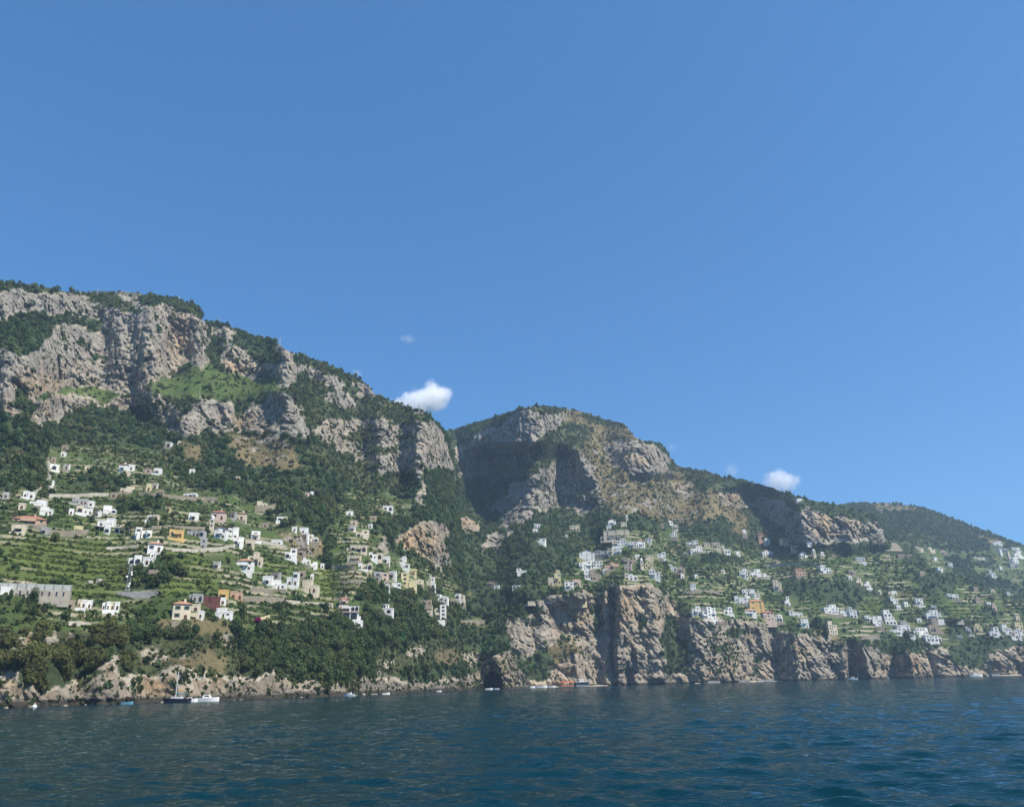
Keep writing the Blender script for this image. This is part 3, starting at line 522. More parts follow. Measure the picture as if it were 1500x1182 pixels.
# ------------------------------------------------------------------ houses, one line each: x, base y, width, height in the survey, style, colour, label
HOUSES = """
94 658 10 4 f t|small tan hut standing highest of all on the far left terraces
92 668 8 6 f w|small white cottage just below the tan hut on the top left terraces
78 676 9 4 f t|low tan shed above the row of white houses by the upper left path
79 688 16 9 a w|white house with dark openings, left of a pair on the upper left terraces
97 687 11 8 f w|white house, right of a pair on the upper left terraces
128 688 10 4 f c|low cream shed on a terrace left of the tall red roofed house
179 690 14 12 h w|tall white house with terracotta roof high on the upper left hillside
192 688 10 8 f w|white wing built against the right of the upper terracotta roofed house
183 696 13 6 a c|cream arched basement house below the tall upper terracotta roofed house
74 711 10 8 f w|white two storey house beside the steep stone stairway on the left
41 729 20 11 f w|broad white house left of the foot of the steep stone stairway
8 729 10 8 f g|grey house at the left edge of the photo above the pale road wall
54 740 27 8 s w|long white house with flat roofs below the broad house by the stairway
67 752 22 11 s w|white stepped house below the long white house on the left
116 738 28 5 f g|low grey roofed house above the large white house in the left hamlet
123 752 26 12 f w|large white house in the middle of the left hamlet
142 755 9 8 f w|small white house right of the large one in the left hamlet
160 751 22 12 s w|white stepped house at the right end of the left hamlet
166 728 12 7 f t|tan house at the end of the pale road wall on the left
186 720 22 9 s c|cream house in ruins among trees left of the pale yellow tower house
42 766 56 7 h s|long low building with a salmon tiled roof at left
27 778 24 7 a c|low cream house under the long salmon roofed building
114 779 14 7 f l|small pale yellow house above the tall tan terrace wall
64 781 12 7 f g|grey flat house left of the small pale yellow house
154 770 28 13 s w|big white restaurant building standing on a dark canopied terrace
246 655 12 8 a w|lone white house high under the cliff beside dark trees
262 651 5 4 f c|tiny cream hut right of the lone white house under the cliff
230 693 13 8 f w|white house with a tan wing on the upper slope
217 692 12 7 g t|tan stone house left of the white house on the upper slope
281 693 9 5 f w|tiny white house alone on a terrace at mid slope
348 703 8 5 v c|tiny pale hut half hidden in the dark wood
217 719 8 12 f l|narrow pale yellow tower house on the left middle slope
227 715 9 8 f w|white house touching the pale yellow tower house
233 724 12 7 s t|tan house stepping down right of the pale yellow tower house
277 729 24 6 a w|long low white house above a tan terrace on the left slope
246 749 10 8 f l|small pale cream house alone above the restaurant
283 761 16 11 f w|white house on a slope left of the pink red roofed house
319 761 24 13 h p|pink house with a dull red roof above the church
353 761 16 11 h c|cream house with a terracotta gable right of the pink house
341 758 10 9 f g|grey white house between the pink house and the cream gabled one
223 762 19 8 a w|white house with arched openings above the ochre house
206 786 18 15 s w|white house with stepped roofs left of the ochre house
218 785 9 8 f w|little white annex at the right of the stepped white house
258 787 24 12 f y|ochre yellow house beside the road, left of the church
285 785 31 8 f g|row of low grey roofs between the ochre house and the church
322 788 22 16 g w|white church nave with terracotta roof behind the slim bell tower
341 788 17 17 f w|tall white block joined to the right of the church
349 798 18 13 s w|white house on the terrace below the church
365 801 14 12 a c|cream house with a tall arch below the church block
297 803 10 16 f g|narrow pale grey tower house below the church road
227 807 24 12 h w|white house with a bright terracotta roof on a spur, topmost of its cluster
229 819 21 13 f w|white block directly under the bright terracotta roofed house
197 827 20 15 a w|white house with shaded loggia beside the antenna mast
215 827 16 12 f w|white block between the loggia house and the terracotta roofed cluster
223 845 16 11 a t|ruined tan arcade among dark trees right of the antenna mast
317 831 12 7 f w|small white hut alone in the terraces below the church
358 834 28 15 h w|long white house with an orange roof below the church terraces
374 828 21 21 f c|tall cream white house towering behind the long orange roofed one
327 876 16 13 f y|bright yellow house by the road in the lower terraces
345 877 20 12 f s|salmon tan house joined to the right of the bright yellow house
310 884 26 10 f m|dark maroon house with windows below the bright yellow house
285 880 21 9 f g|grey flat roofed house left of the dark maroon house
265 907 30 26 h c|big three storey cream house with a terracotta roof near the shore wood
286 895 13 10 f c|low cream annex beside the big three storey cream house
327 901 27 11 s w|white house on a terrace right of the big three storey cream house
326 885 10 7 f w|little white house right below the dark maroon house
293 905 8 6 f w|white shed right of the foot of the big three storey cream house
449 727 6 6 f p|tiny pink house at the top of the middle slope
456 727 7 8 f w|tiny white house beside the tiny pink one on the middle slope
384 741 17 8 s c|cream house above a tan stone wall at the edge of the ravine wood
413 763 17 7 a w|low white house alone left of the ravine wood
431 778 8 7 f w|small white house at the left of the spur cluster
444 782 14 10 f w|white house topmost of the spur cluster by the ravine
446 791 12 11 a w|white house in the middle of the spur cluster by the ravine
459 793 15 11 s w|white house lowest of the spur cluster by the ravine
374 791 15 14 f w|white house with tall front right of the church
405 798 18 8 f w|white house on the long pale road wall right of the church
426 817 18 15 s w|white house at the end of the pale road wall over the ravine
441 814 12 11 g t|tan stone house attached to the white house at the road wall end
447 825 16 9 s w|white house above the ravine edge, upper of two
458 831 14 9 s w|white house above the ravine edge, lower of two
391 855 16 12 f w|bluish white house left part of the central terrace cluster
408 861 24 13 s w|long white house with shutters in the central terrace cluster
404 846 14 8 f g|grey house behind the long shuttered white one
427 857 20 20 f w|three storey white house in the central terrace cluster
442 843 11 7 f t|dark tan house at the upper right of the three storey white house
453 868 28 20 s c|cream stepped house at the right of the central terrace cluster
504 884 14 8 h p|small pink house just above the white arched villa
513 910 33 23 villa w|white villa with two big arches above the wooded shore
564 898 25 14 drum w|white house with a round upper floor in trees
642 908 26 23 f w|tall white house with rows of windows over the right wood
628 905 12 18 f c|cream left wing of the tall white house over the right wood
644 881 26 11 s w|white house with windows above the tall white one over the right wood
669 877 22 8 f w|white house on top of the tan rock wall above the ravine
618 886 32 8 f t|long low tan building above the right wood
568 748 16 8 a w|small white house with a dark porch high on the middle slope
512 754 11 5 f w|low white house beside a terrace on the high middle slope
547 761 10 6 f t|tan cottage below the porch house on the middle slope
518 768 11 5 f p|tiny pink house above the white cottage on the middle slope
516 777 11 7 f w|white cottage left of the long cream one on the middle slope
531 786 21 11 s c|long cream house on the middle slope
542 773 6 5 f w|tiny white hut above the long cream house
525 808 26 10 a c|cream house with dark openings above the middle village
546 818 30 10 f w|long white house on top of the middle village
519 821 22 8 f c|low cream house at the left of the middle village
565 824 12 10 f w|white house at the right end of the middle village top row
535 834 22 11 f w|white house standing apart on a pale terrace wall
589 822 12 8 s w|white house under the pink rock face, upper of two
591 831 18 9 s w|white house under the pink rock face, lower of two
553 850 13 13 f g|grey white house at the left end of the middle village
564 850 12 12 f p|pinkish white house second from the left in the middle village
574 846 13 10 f w|white house behind the big cream house in the middle village
562 862 19 10 s w|white house on the lower left of the middle village
580 866 14 13 a w|white house next to the foot of the big cream house
599 863 26 26 s l|big cream yellow house, largest in the middle village
605 842 12 9 f l|cream upper tower of the big house in the middle village
615 862 13 13 f c|cream house right of the big cream yellow one
629 862 17 12 a w|white house with arches at the right end of the middle village
630 850 14 8 s w|white house above the arched one in the middle village
747 783 9 5 f c|tiny cream house at the foot of the shaded central cliff
787 773 9 6 f w|small white house below the shaded central cliff, upper of two
784 779 8 5 f w|small white house below the shaded central cliff, lower of two
791 797 17 9 s w|white house alone in the woods below the central cliff
842 777 15 8 a c|cream house alone left of the hill top hotel
830 787 4 3 f w|tiny white hut among trees below the lone cream house
764 840 15 8 s w|white house with slanting roofs in the ravine woods
719 858 12 7 g t|tan house deep in the ravine woods
727 863 9 6 f w|white house beside the tan one deep in the ravine woods
756 862 13 5 a w|low white house with dark openings on the ravine terraces
817 855 10 21 f l|tall narrow yellowish tower house at the left of the main village
807 857 8 12 f c|short cream tower house beside the tall yellowish one
834 864 15 12 f w|white house with a greyish side at the cliff village edge
845 857 13 9 f p|pinkish house joined to the white one at the cliff village edge
860 821 24 14 g w|white gabled house with a red verge at the left of the main village
858 834 22 13 f w|white house under the red verged gabled house
881 817 20 12 f g|grey white house right of the red verged gabled house
900 812 21 10 f w|white house at the top of the main village middle row
876 830 14 9 f w|white house in the middle row of the main village
873 849 20 15 f t|square dark tan stone house in the main village
860 846 9 11 f w|narrow white house left of the square stone house
897 834 25 11 f s|tan pink house with windows in the main village middle
897 769 13 8 g w|white gabled house at the very top of the main village
892 775 7 6 f w|small white house under the top gabled house
914 771 9 7 f c|cream house left of the thin tower at the village top
903 790 40 14 a c|long curved cream hotel with arches at the village top
907 800 21 12 f w|white hotel block with balcony bands below the arched hotel
926 802 16 9 f w|white house with balconies right of the banded hotel block
940 803 13 13 h w|white house with a bright red roof in the upper main village
950 795 9 7 f w|small white house right of the bright red roof
923 826 22 11 f t|tan grey wall house in front of the village trees
920 835 12 9 f p|pink house below the tan grey wall house
951 834 13 13 church l|pale yellow church with a rounded gable in the main village
934 817 9 5 f w|low white house behind the tree near the yellow church
952 820 12 7 f c|cream house above the yellow church
966 818 21 10 f w|white house right above the yellow church
925 849 22 10 a w|low white house with arches below the pink house
959 847 17 13 f w|white house on the cliff edge below the yellow church
889 839 12 6 f w|small white house right of the square stone house
986 775 18 12 f c|cream house under a long flat canopy high on the right hill
968 771 10 5 f t|tan shed left of the canopied cream house
983 788 21 10 a w|white house below the canopied cream house
1014 798 19 7 f w|white house with dark openings on the right terraces, upper of two
1021 809 22 10 s w|white house on the right terraces, lower of two
986 836 12 10 s w|white stepped house right of the yellow church
998 839 14 10 g t|tan gabled house right of the yellow church
1000 846 6 6 f w|tiny white house under the tan gabled house
1016 866 9 11 f w|narrow white tower house above the sea cliff terraces
1049 803 13 9 f c|cream house at the left of a group on the right hill
1062 810 20 12 s w|white stepped house in a group on the right hill
1080 813 11 6 f w|low white house at the right of a group on the right hill
1088 782 14 6 v w|white house with a rounded roof under the tan rock
1116 791 12 10 h s|salmon house with red roof below the shaded cliff recess
1126 798 12 10 f w|white house stepping down from the salmon red roofed house
1155 795 22 7 f c|pale long house at the foot of the big right cliff
1126 814 24 9 a w|white house with dark windows in the middle of the right hill
1166 806 13 8 f p|pale pink house on the right hill below the big cliff
1090 846 15 14 a w|white arched villa on the right hill, left part
1107 844 22 11 s w|white villa on the right hill, stepped right part
1123 846 9 6 s w|low white steps house at the end of the arched villa
1173 843 17 10 h s|salmon house alone on the right hill
1140 866 14 18 f c|tall cream house on a knoll over the right cliff
1106 875 18 13 f w|white house with many windows above the yellow palace
1092 872 10 9 f w|white annex left of the many windowed white house
1087 884 23 12 f w|white house left of the yellow palace
1110 896 28 18 h y|yellow palace with a red roof above the sea cliff
1154 886 10 13 s w|narrow white house right of the yellow palace
1021 900 16 13 f w|white house, left half of the big pair on the cliff edge
1041 907 26 19 f w|big white house with grey shutters on the cliff edge
1067 899 17 10 f w|white house between the big cliff edge pair and the yellow palace
1100 902 22 9 h w|long white house with a red roof below the yellow palace
1127 908 20 13 h p|pink house with a red roof at the cliff edge
1141 910 18 10 a w|white house with a dark porch at the cliff edge
1167 903 24 9 f w|long white house right of the cliff edge pink house
1180 919 14 13 f w|square white house at the cliff edge beside dark trees
1178 816 13 8 s w|white stepped houses left of the small white bell tower
1205 813 6 5 v w|tiny white domed house right of the small bell tower
1261 823 16 7 f w|white villa alone on green terraces under the right hotel
1211 839 20 12 s w|white stepped house on the green right slope
1249 842 14 8 f t|tan house alone on the green right slope
1246 849 7 6 v w|small round white house at the head of the white row
1259 855 12 9 s c|cream house in the white row falling to the right
1271 860 12 9 s w|white house at the end of the white row falling to the right
1306 807 52 15 hotel t|large tan hotel with rows of balconies under the right cliff
1298 818 16 6 f l|yellowish house below the large tan hotel
1327 817 28 6 f t|long low tan building right below the large tan hotel
1219 899 30 14 f w|white hotel with balconies left wing on the right shore slope
1245 904 31 15 a w|white hotel right wing with dark arches on the right shore slope
1280 909 34 8 f w|long white house right of the dark arched hotel wing
1308 871 17 6 f c|cream house above the round white house
1311 882 13 9 s w|white house just above the round white house
1317 892 8 7 v w|round white house on the right shore slope
1328 887 8 6 f w|small white house right of the round one
1306 914 22 22 tiers w|white tiered house of four floors on the right shore slope
1222 931 18 22 f w|tall bluish white house at the cliff edge beside a cypress
1286 916 15 10 s w|white house at the foot of the tiered one, left side
1320 928 40 13 s w|wide white house below the tiered one
1352 929 24 10 f w|white house right of the wide one below the tiers
1369 939 33 10 a w|long white arcaded house lowest on the right shore slope
1325 916 13 7 f g|grey white house right of the tiered one
1348 886 14 10 f w|white house with a low wing right of the round house
1369 894 10 8 f g|grey tower top of the castle like tan house
1369 906 28 13 f w|white upper part of the castle like house
1370 924 23 19 s t|tan castle like base house with ramparts on the right
1395 877 29 8 a w|long white house with an arcade on the far right terraces
1434 883 11 10 f t|tan house on the far right terraces
1458 894 9 11 f p|pink house on the far right terraces
1449 885 9 3 f w|tiny low white shed left of the far right pink house
1347 911 9 6 f w|small white house left of the castle like house
1371 821 7 5 f w|tiny white house on the hazy right slope, first from the left
1393 830 8 6 f w|tiny white house at the end of the hazy slanting wall
1379 837 10 7 s w|small white house below the hazy slanting wall
1352 843 11 7 f t|tan house in the dark wood of the hazy right slope
1436 820 24 5 f c|long pale low building on the hazy right slope
1462 799 18 7 s w|white house highest on the hazy right hill
1467 808 24 6 f g|grey house under the highest one on the hazy right hill
1489 807 17 6 f w|white flat house in the upper hazy right village
1492 815 18 7 s w|white house in the middle of the hazy right village
1468 814 5 9 f w|narrow white house left of the hazy right village
1480 820 4 12 f c|slim cream tower house in the hazy right village
1489 823 12 7 v w|white vaulted house in the lower hazy right village
1487 831 17 8 f g|grey house lowest in the hazy right village
1467 834 5 5 f w|tiny white hut below the hazy right village
1455 844 10 10 s w|white stepped house alone below the hazy right village
1348 807 15 7 f c|pale house right of the large tan hotel, first of three
1366 809 15 8 s c|pale house right of the large tan hotel, second of three
1382 812 13 7 f p|pinkish house right of the large tan hotel, third of three
1455 868 8 5 f c|tiny cream house on the ridge of far right terraces
1478 872 5 6 f w|tiny white house at the end of the far right ridge
1434 926 16 13 f l|pale yellow house on the right shore among dark trees
1420 928 11 11 f g|grey house left of the pale yellow shore house
1458 930 20 12 s w|white house at the left of the far right shore village
1477 928 16 14 s w|white house in the middle of the far right shore village
1494 921 16 10 f l|pale yellow house on top of the far right shore village
1494 933 18 12 f w|white house with balconies in the far right shore village
1492 942 22 10 a w|white arcaded house lowest in the far right shore village
1492 908 9 6 f c|cream house above the far right shore village
1406 934 12 4 f g|dark roofed shelter on the right shore slope
800 879 20 7 f w|low white house on the left rim of the sea cliff
774 883 22 6 s c|low cream house at the left end of the sea cliff rim
849 885 27 7 f l|pale yellow house with dark roof built into the sea cliff
122 890 22 8 f w|small white house on the road below the long mesh topped hall
102 890 14 5 f t|low tan shed left of the small white house below the hall
1172 734 11 4 f w|tiny white house on the wooded ridge above the big right cliff
1288 779 13 5 f c|small pale house on the ledge at the right end of the big cliff
31 745 11 6 f c|small cream shed left of the long white house below the stairway
104 753 8 5 f w|tiny white hut at the left foot of the large house in the left hamlet
132 741 12 5 f w|low white house behind the large white house in the left hamlet
156 780 10 6 a w|white arched room under the dark awning, left one
171 780 10 6 a w|white arched room under the dark awning, right one
472 832 6 4 f w|tiny white hut at the right end of the lane above the ravine edge
457 848 5 5 f w|tiny white hut on the green slope right of the dark tan house
388 772 10 6 f t|low tan shed on the terrace right of the cream gabled house
1036 801 9 7 f c|small cream house between the white pair and the cream group on the right hill
1059 838 6 4 f w|tiny white hut left of the white arched villa on the right hill
1221 816 6 4 f t|tiny tan hut right of the white domed house on the right slope
1430 865 9 6 f t|tan house above the lone tan house on the far right terraces
1186 798 8 5 f w|tiny white house beside the pale wall under the big right cliff
1140 826 9 5 f t|low tan house below the white house with dark windows
1289 869 7 5 f c|tiny cream shed left of the cream house above the round house
1020 846 6 5 f w|tiny white house on the green slope right of the tan gabled house
162 893 28 7 f w|long low white house in the lower left terraces
"""
def glaze(name, col, rough=.5, noise=.25, scale=.35):
    m, nt, b = new_mat(name)
    pos = nt.nodes.new('ShaderNodeNewGeometry').outputs['Position']
    n = noise_n(nt, pos, scale, 5, .65)
    mp = nt.nodes.new('ShaderNodeMapping'); nt.links.new(pos, mp.inputs['Vector']); mp.inputs['Scale'].default_value = (1.3, 1.3, .15)
    n2 = noise_n(nt, mp.outputs[0], 1.1, 4, .6)
    c = mixc(nt, maprange(nt, n, .35, .7), col, tuple(v * (1 - noise) for v in col))
    c = mixc(nt, maprange(nt, n2, .56, .75, 0, noise * 1.5), c, tuple(v * .5 for v in col))
    nt.links.new(c, b.inputs['Base Color']); b.inputs['Roughness'].default_value = rough
    return m
WALL = {k: glaze('plaster_' + n, c, .9) for k, n, c in (
    ('w', 'white', (.80, .79, .75)), ('c', 'cream', (.66, .58, .44)), ('y', 'yellow', (.62, .43, .17)), ('l', 'pale_yellow', (.66, .58, .34)), ('p', 'pink', (.62, .48, .40)),
    ('s', 'salmon', (.55, .37, .26)), ('g', 'grey', (.42, .42, .41)), ('t', 'tan_stone', (.36, .30, .23)), ('m', 'maroon', (.15, .06, .055)))}
M_TILE = glaze('terracotta_tiles', (.40, .22, .13), .85, .35, .8)
M_REDTILE = glaze('red_tiles', (.37, .17, .12), .85, .35, .8)
M_DARK = glaze('dark_glass_and_arch_shade', (.03, .035, .04), .25, .3)  # dark glass of panes; on arched openings the colour stands in for shade
M_SHUT = {k: glaze('shutter_' + k, c, .6) for k, c in (('green', (.04, .09, .06)), ('brown', (.10, .055, .03)), ('blue', (.08, .13, .19)))}
M_FLAT = glaze('flat_roof_screed', (.46, .44, .40), .9, .3)
M_STONE = glaze('dry_stone', (.31, .275, .21), .95, .45, .9)
M_IRON = glaze('galvanised_iron', (.30, .31, .32), .5)
M_CANVAS = glaze('dark_canvas', (.06, .065, .07), .8)

def quadbox(lo, hi):
    x0, y0, z0 = lo; x1, y1, z1 = hi
    v = [(x0,y0,z0),(x1,y0,z0),(x1,y1,z0),(x0,y1,z0),(x0,y0,z1),(x1,y0,z1),(x1,y1,z1),(x0,y1,z1)]
    f = [(0,3,2,1),(4,5,6,7),(0,1,5,4),(1,2,6,5),(2,3,7,6),(3,0,4,7)]
    return v, f
class MB:
    def __init__(s): s.v, s.f, s.m = [], [], []
    def add(s, v, f, m=0):
        o = len(s.v); s.v += list(v); s.f += [tuple(i + o for i in q) for q in f]; s.m += [m] * len(f)
    def box(s, x0, x1, y0, y1, z0, z1, m=0): s.add(*quadbox((x0, y0, z0), (x1, y1, z1)), m)
    def prism(s, pts, y0, y1, m=0):
        n = len(pts)
        v = [(x, y0, z) for x, z in pts] + [(x, y1, z) for x, z in pts]
        f = [tuple(range(n)), tuple(range(2 * n - 1, n - 1, -1))] + [((i + 1) % n, i, i + n, (i + 1) % n + n) for i in range(n)]
        s.add(v, f, m)
    def lathe(s, prof, n=16, m=0, cx=0, cy=0):
        v = []
        for r, z in prof: v += [(cx + r * math.cos(6.2832 * i / n), cy + r * math.sin(6.2832 * i / n), z) for i in range(n)]
        f = [(j * n + i, j * n + (i + 1) % n, (j + 1) * n + (i + 1) % n, (j + 1) * n + i) for j in range(len(prof) - 1) for i in range(n)]
        f.append(tuple(range((len(prof) - 1) * n, len(prof) * n))); f.append(tuple(range(n))[::-1])
        s.add(v, f, m)
    def bar(s, a, b, r, n=6, m=0):
        a, b = Vector(a), Vector(b); d = (b - a).normalized(); u = d.orthogonal().normalized(); w = d.cross(u)
        v = [tuple(p + r * (math.cos(6.2832 * i / n) * u + math.sin(6.2832 * i / n) * w)) for p in (a, b) for i in range(n)]
        f = [(i, (i + 1) % n, (i + 1) % n + n, i + n) for i in range(n)] + [tuple(range(n))[::-1], tuple(range(n, 2 * n))]
        s.add(v, f, m)
    def mesh(s, name, *mats):
        me = bpy.data.meshes.new(name); me.from_pydata(s.v, [], s.f)
        for m in mats: me.materials.append(m)
        if len(mats) > 1: me.polygons.foreach_set('material_index', s.m)
        return me
    def build(s, name, mats, parent=None):
        mats = mats if isinstance(mats, (list, tuple)) else [mats]
        return link(name, s.mesh(name, *mats), parent)

def sheet_lookup(x, y, pref=None):
    """distance to the ground seen at photo point x, y"""
    order = [pref] if pref else ['A', 'B', 'C']
    for k in order:
        S = SHEET[k]
        i = int(round((x - S['x0']) / S['step']))
        if i < 0 or i >= S['nx']: continue
        yt, yb = S['topy'][i], S['boty'][i]
        if y < yt - 0.5: continue
        t = min(max((yb - y) / (yb - yt), 0), 1)
        j = int(round(t * (S['rows'] - 1)))
        return float(S['r'][j, i]), k
    return None, None
def ground(x, y, pref=None):
    r, k = sheet_lookup(x, y, pref)
    if r is None: r, k = sheet_lookup(x, y + 8)
    P = world(x, y, r)
    return Vector(P.tolist()), float(pxscale(P)), k

def empty(name, loc, yaw=0.0):
    o = bpy.data.objects.new(name, None); COL.objects.link(o); o.location = loc; o.rotation_euler = (0, 0, yaw); o.empty_display_size = .5
    return o

def window_mesh(shut):
    b = MB(); b.box(-.75, .75, -.10, .02, -1.0, -.9, 1); b.box(-.62, .62, -.05, .02, -.9, .9, 0); b.box(-.72, .72, -.08, .02, .9, 1.0, 1)
    if shut: b.box(-1.15, -.64, -.09, .02, -.9, .9, 2); b.box(.64, 1.15, -.09, .02, -.9, .9, 2)
    return b
def arch_pts(w, h, n=8):
    r = w / 2
    return [(-r, 0), (-r, h - r)] + [(-r * math.cos(math.pi * i / n), h - r + r * math.sin(math.pi * i / n)) for i in range(1, n)] + [(r, h - r), (r, 0)]
WIN = []
for k in (None, 'green', 'brown', 'blue'):
    WIN.append(window_mesh(k).mesh('window', M_DARK, WALL['w'], M_SHUT[k] if k else M_DARK))
_a = MB(); _a.prism(arch_pts(2.2, 2.9)[::-1], -.06, .02); ARCH = _a.mesh('arched_opening', M_DARK)  # flat arch proud of the wall, shade of the recess put into its colour
_a = MB(); _a.prism(arch_pts(1.2, 2.3)[::-1], -.05, .02); DOOR = _a.mesh('door', M_SHUT['brown'])

def put(name, me, parent, loc, sc=(1, 1, 1), rz=0):
    o = link(name, me, parent); o.location = loc; o.scale = sc; o.rotation_euler = (0, 0, rz)
    return o

def block(root, x0, x1, y0, y1, z0, z1, wall, roof='flat', m_roof=None, deep=2.6):
    b = MB(); b.box(x0, x1, y0, y1, z0 - deep, z1)
    if roof == 'gable': b.prism([(x0, z1), ((x0 + x1) / 2, z1 + (x1 - x0) * .18), (x1, z1)][::-1], y0 + .01, y1 - .01)
    b.build('wall', wall, root)
    r = MB(); e = .35
    if roof == 'flat':
        t = .28; h = .55
        r.box(x0 - .06, x1 + .06, y0 - .06, y0 + t, z1, z1 + h); r.box(x0 - .06, x1 + .06, y1 - t, y1 + .06, z1, z1 + h)
        r.box(x0 - .06, x0 + t, y0 + t, y1 - t, z1, z1 + h); r.box(x1 - t, x1 + .06, y0 + t, y1 - t, z1, z1 + h)
        r.box(x0 + t, x1 - t, y0 + t, y1 - t, z1 + .003, z1 + .12, 1)
        r.build('parapet', [wall, M_FLAT], root)
    elif roof == 'hip':
        cx, cy = (x0 + x1) / 2, (y0 + y1) / 2; hw, hd = (x1 - x0) / 2 + e, (y1 - y0) / 2 + e; q = max(hw - hd, .4); hh = min(hw, hd) * .45
        v = [(cx - hw, cy - hd, z1 + .03), (cx + hw, cy - hd, z1 + .03), (cx + hw, cy + hd, z1 + .03), (cx - hw, cy + hd, z1 + .03),
             (cx - hw, cy - hd, z1 + .2), (cx + hw, cy - hd, z1 + .2), (cx + hw, cy + hd, z1 + .2), (cx - hw, cy + hd, z1 + .2), (cx - q, cy, z1 + .2 + hh), (cx + q, cy, z1 + .2 + hh)]
        f = [(3,2,1,0),(0,1,5,4),(1,2,6,5),(2,3,7,6),(3,0,4,7),(4,5,9,8),(5,6,9),(6,7,8,9),(7,4,8)]
        r.add(v, f); o = r.build('roof', m_roof or M_TILE, root)
        c = MB(); c.box(cx + q * .5, cx + q * .5 + .7, cy - .4, cy + .4, z1 + .4, z1 + hh + 1.1); c.build('chimney', wall, o)
    elif roof == 'gable':
        k = (x1 - x0) * .18; t = .22; xm = (x0 + x1) / 2
        r.prism([(x0 - e, z1 - e * .36 + .02), (xm, z1 + k + .02), (xm, z1 + k + t + .02), (x0 - e, z1 + t - e * .36 + .02)][::-1], y0 - e, y1 + e)
        r.prism([(xm, z1 + k + .02), (x1 + e, z1 - e * .36 + .02), (x1 + e, z1 + t - e * .36 + .02), (xm, z1 + k + t + .02)][::-1], y0 - e, y1 + e)
        r.build('roof', m_roof or M_TILE, root)
    elif roof == 'vault':
        pts = [(x0, z1)] + [((x0 + x1) / 2 - (x1 - x0) / 2 * math.cos(math.pi * i / 10), z1 + (x1 - x0) * .22 * math.sin(math.pi * i / 10)) for i in range(1, 10)] + [(x1, z1)]
        r.prism(pts[::-1], y0 - .05, y1); r.build('vaulted_roof', wall, root)

def facade(root, x0, x1, y, z0, z1, rnd, win, rz=0, arches=False, skip=0.12, maxw=14):
    H, W = z1 - z0, x1 - x0
    ns = max(1, int(round(H / 2.7))); nc = max(1, int(round(W / 3.6)))
    while ns * nc > maxw and nc > 2: nc -= 1
    fh = H / ns
    for s in range(ns):
        for c in range(nc):
            x = x0 + W * (c + .5) / nc + rnd.uniform(-.15, .15)
            if s == 0 and (arches or c == nc // 2):
                me, nm = (ARCH, 'arched_opening') if arches else (DOOR, 'door')
                sc = min(.95, W / nc / 2.9)
                put(nm, me, root, (x, y, z0), (sc, 1, min(.88, fh / 3.6)), rz)
            elif rnd.random() > (skip if FARAWAY < 1 else .25):
                put('window', win, root, (x, y, z0 + fh * (s + .55)), (min(.80, W / nc / 2.8) * (1 if FARAWAY < 1 else .85), 1, min(.80, fh / 3.7)), rz)

def balcony(root, x0, x1, y, z, wall):
    b = MB(); b.box(x0, x1, y - 1.3, y, z - .22, z); b.box(x0, x1, y - 1.3, y - 1.18, z, z + .95); b.box(x0, x0 + .12, y - 1.18, y - .02, z, z + .9); b.box(x1 - .12, x1, y - 1.18, y - .02, z, z + .9)
    b.build('balcony', wall, root)

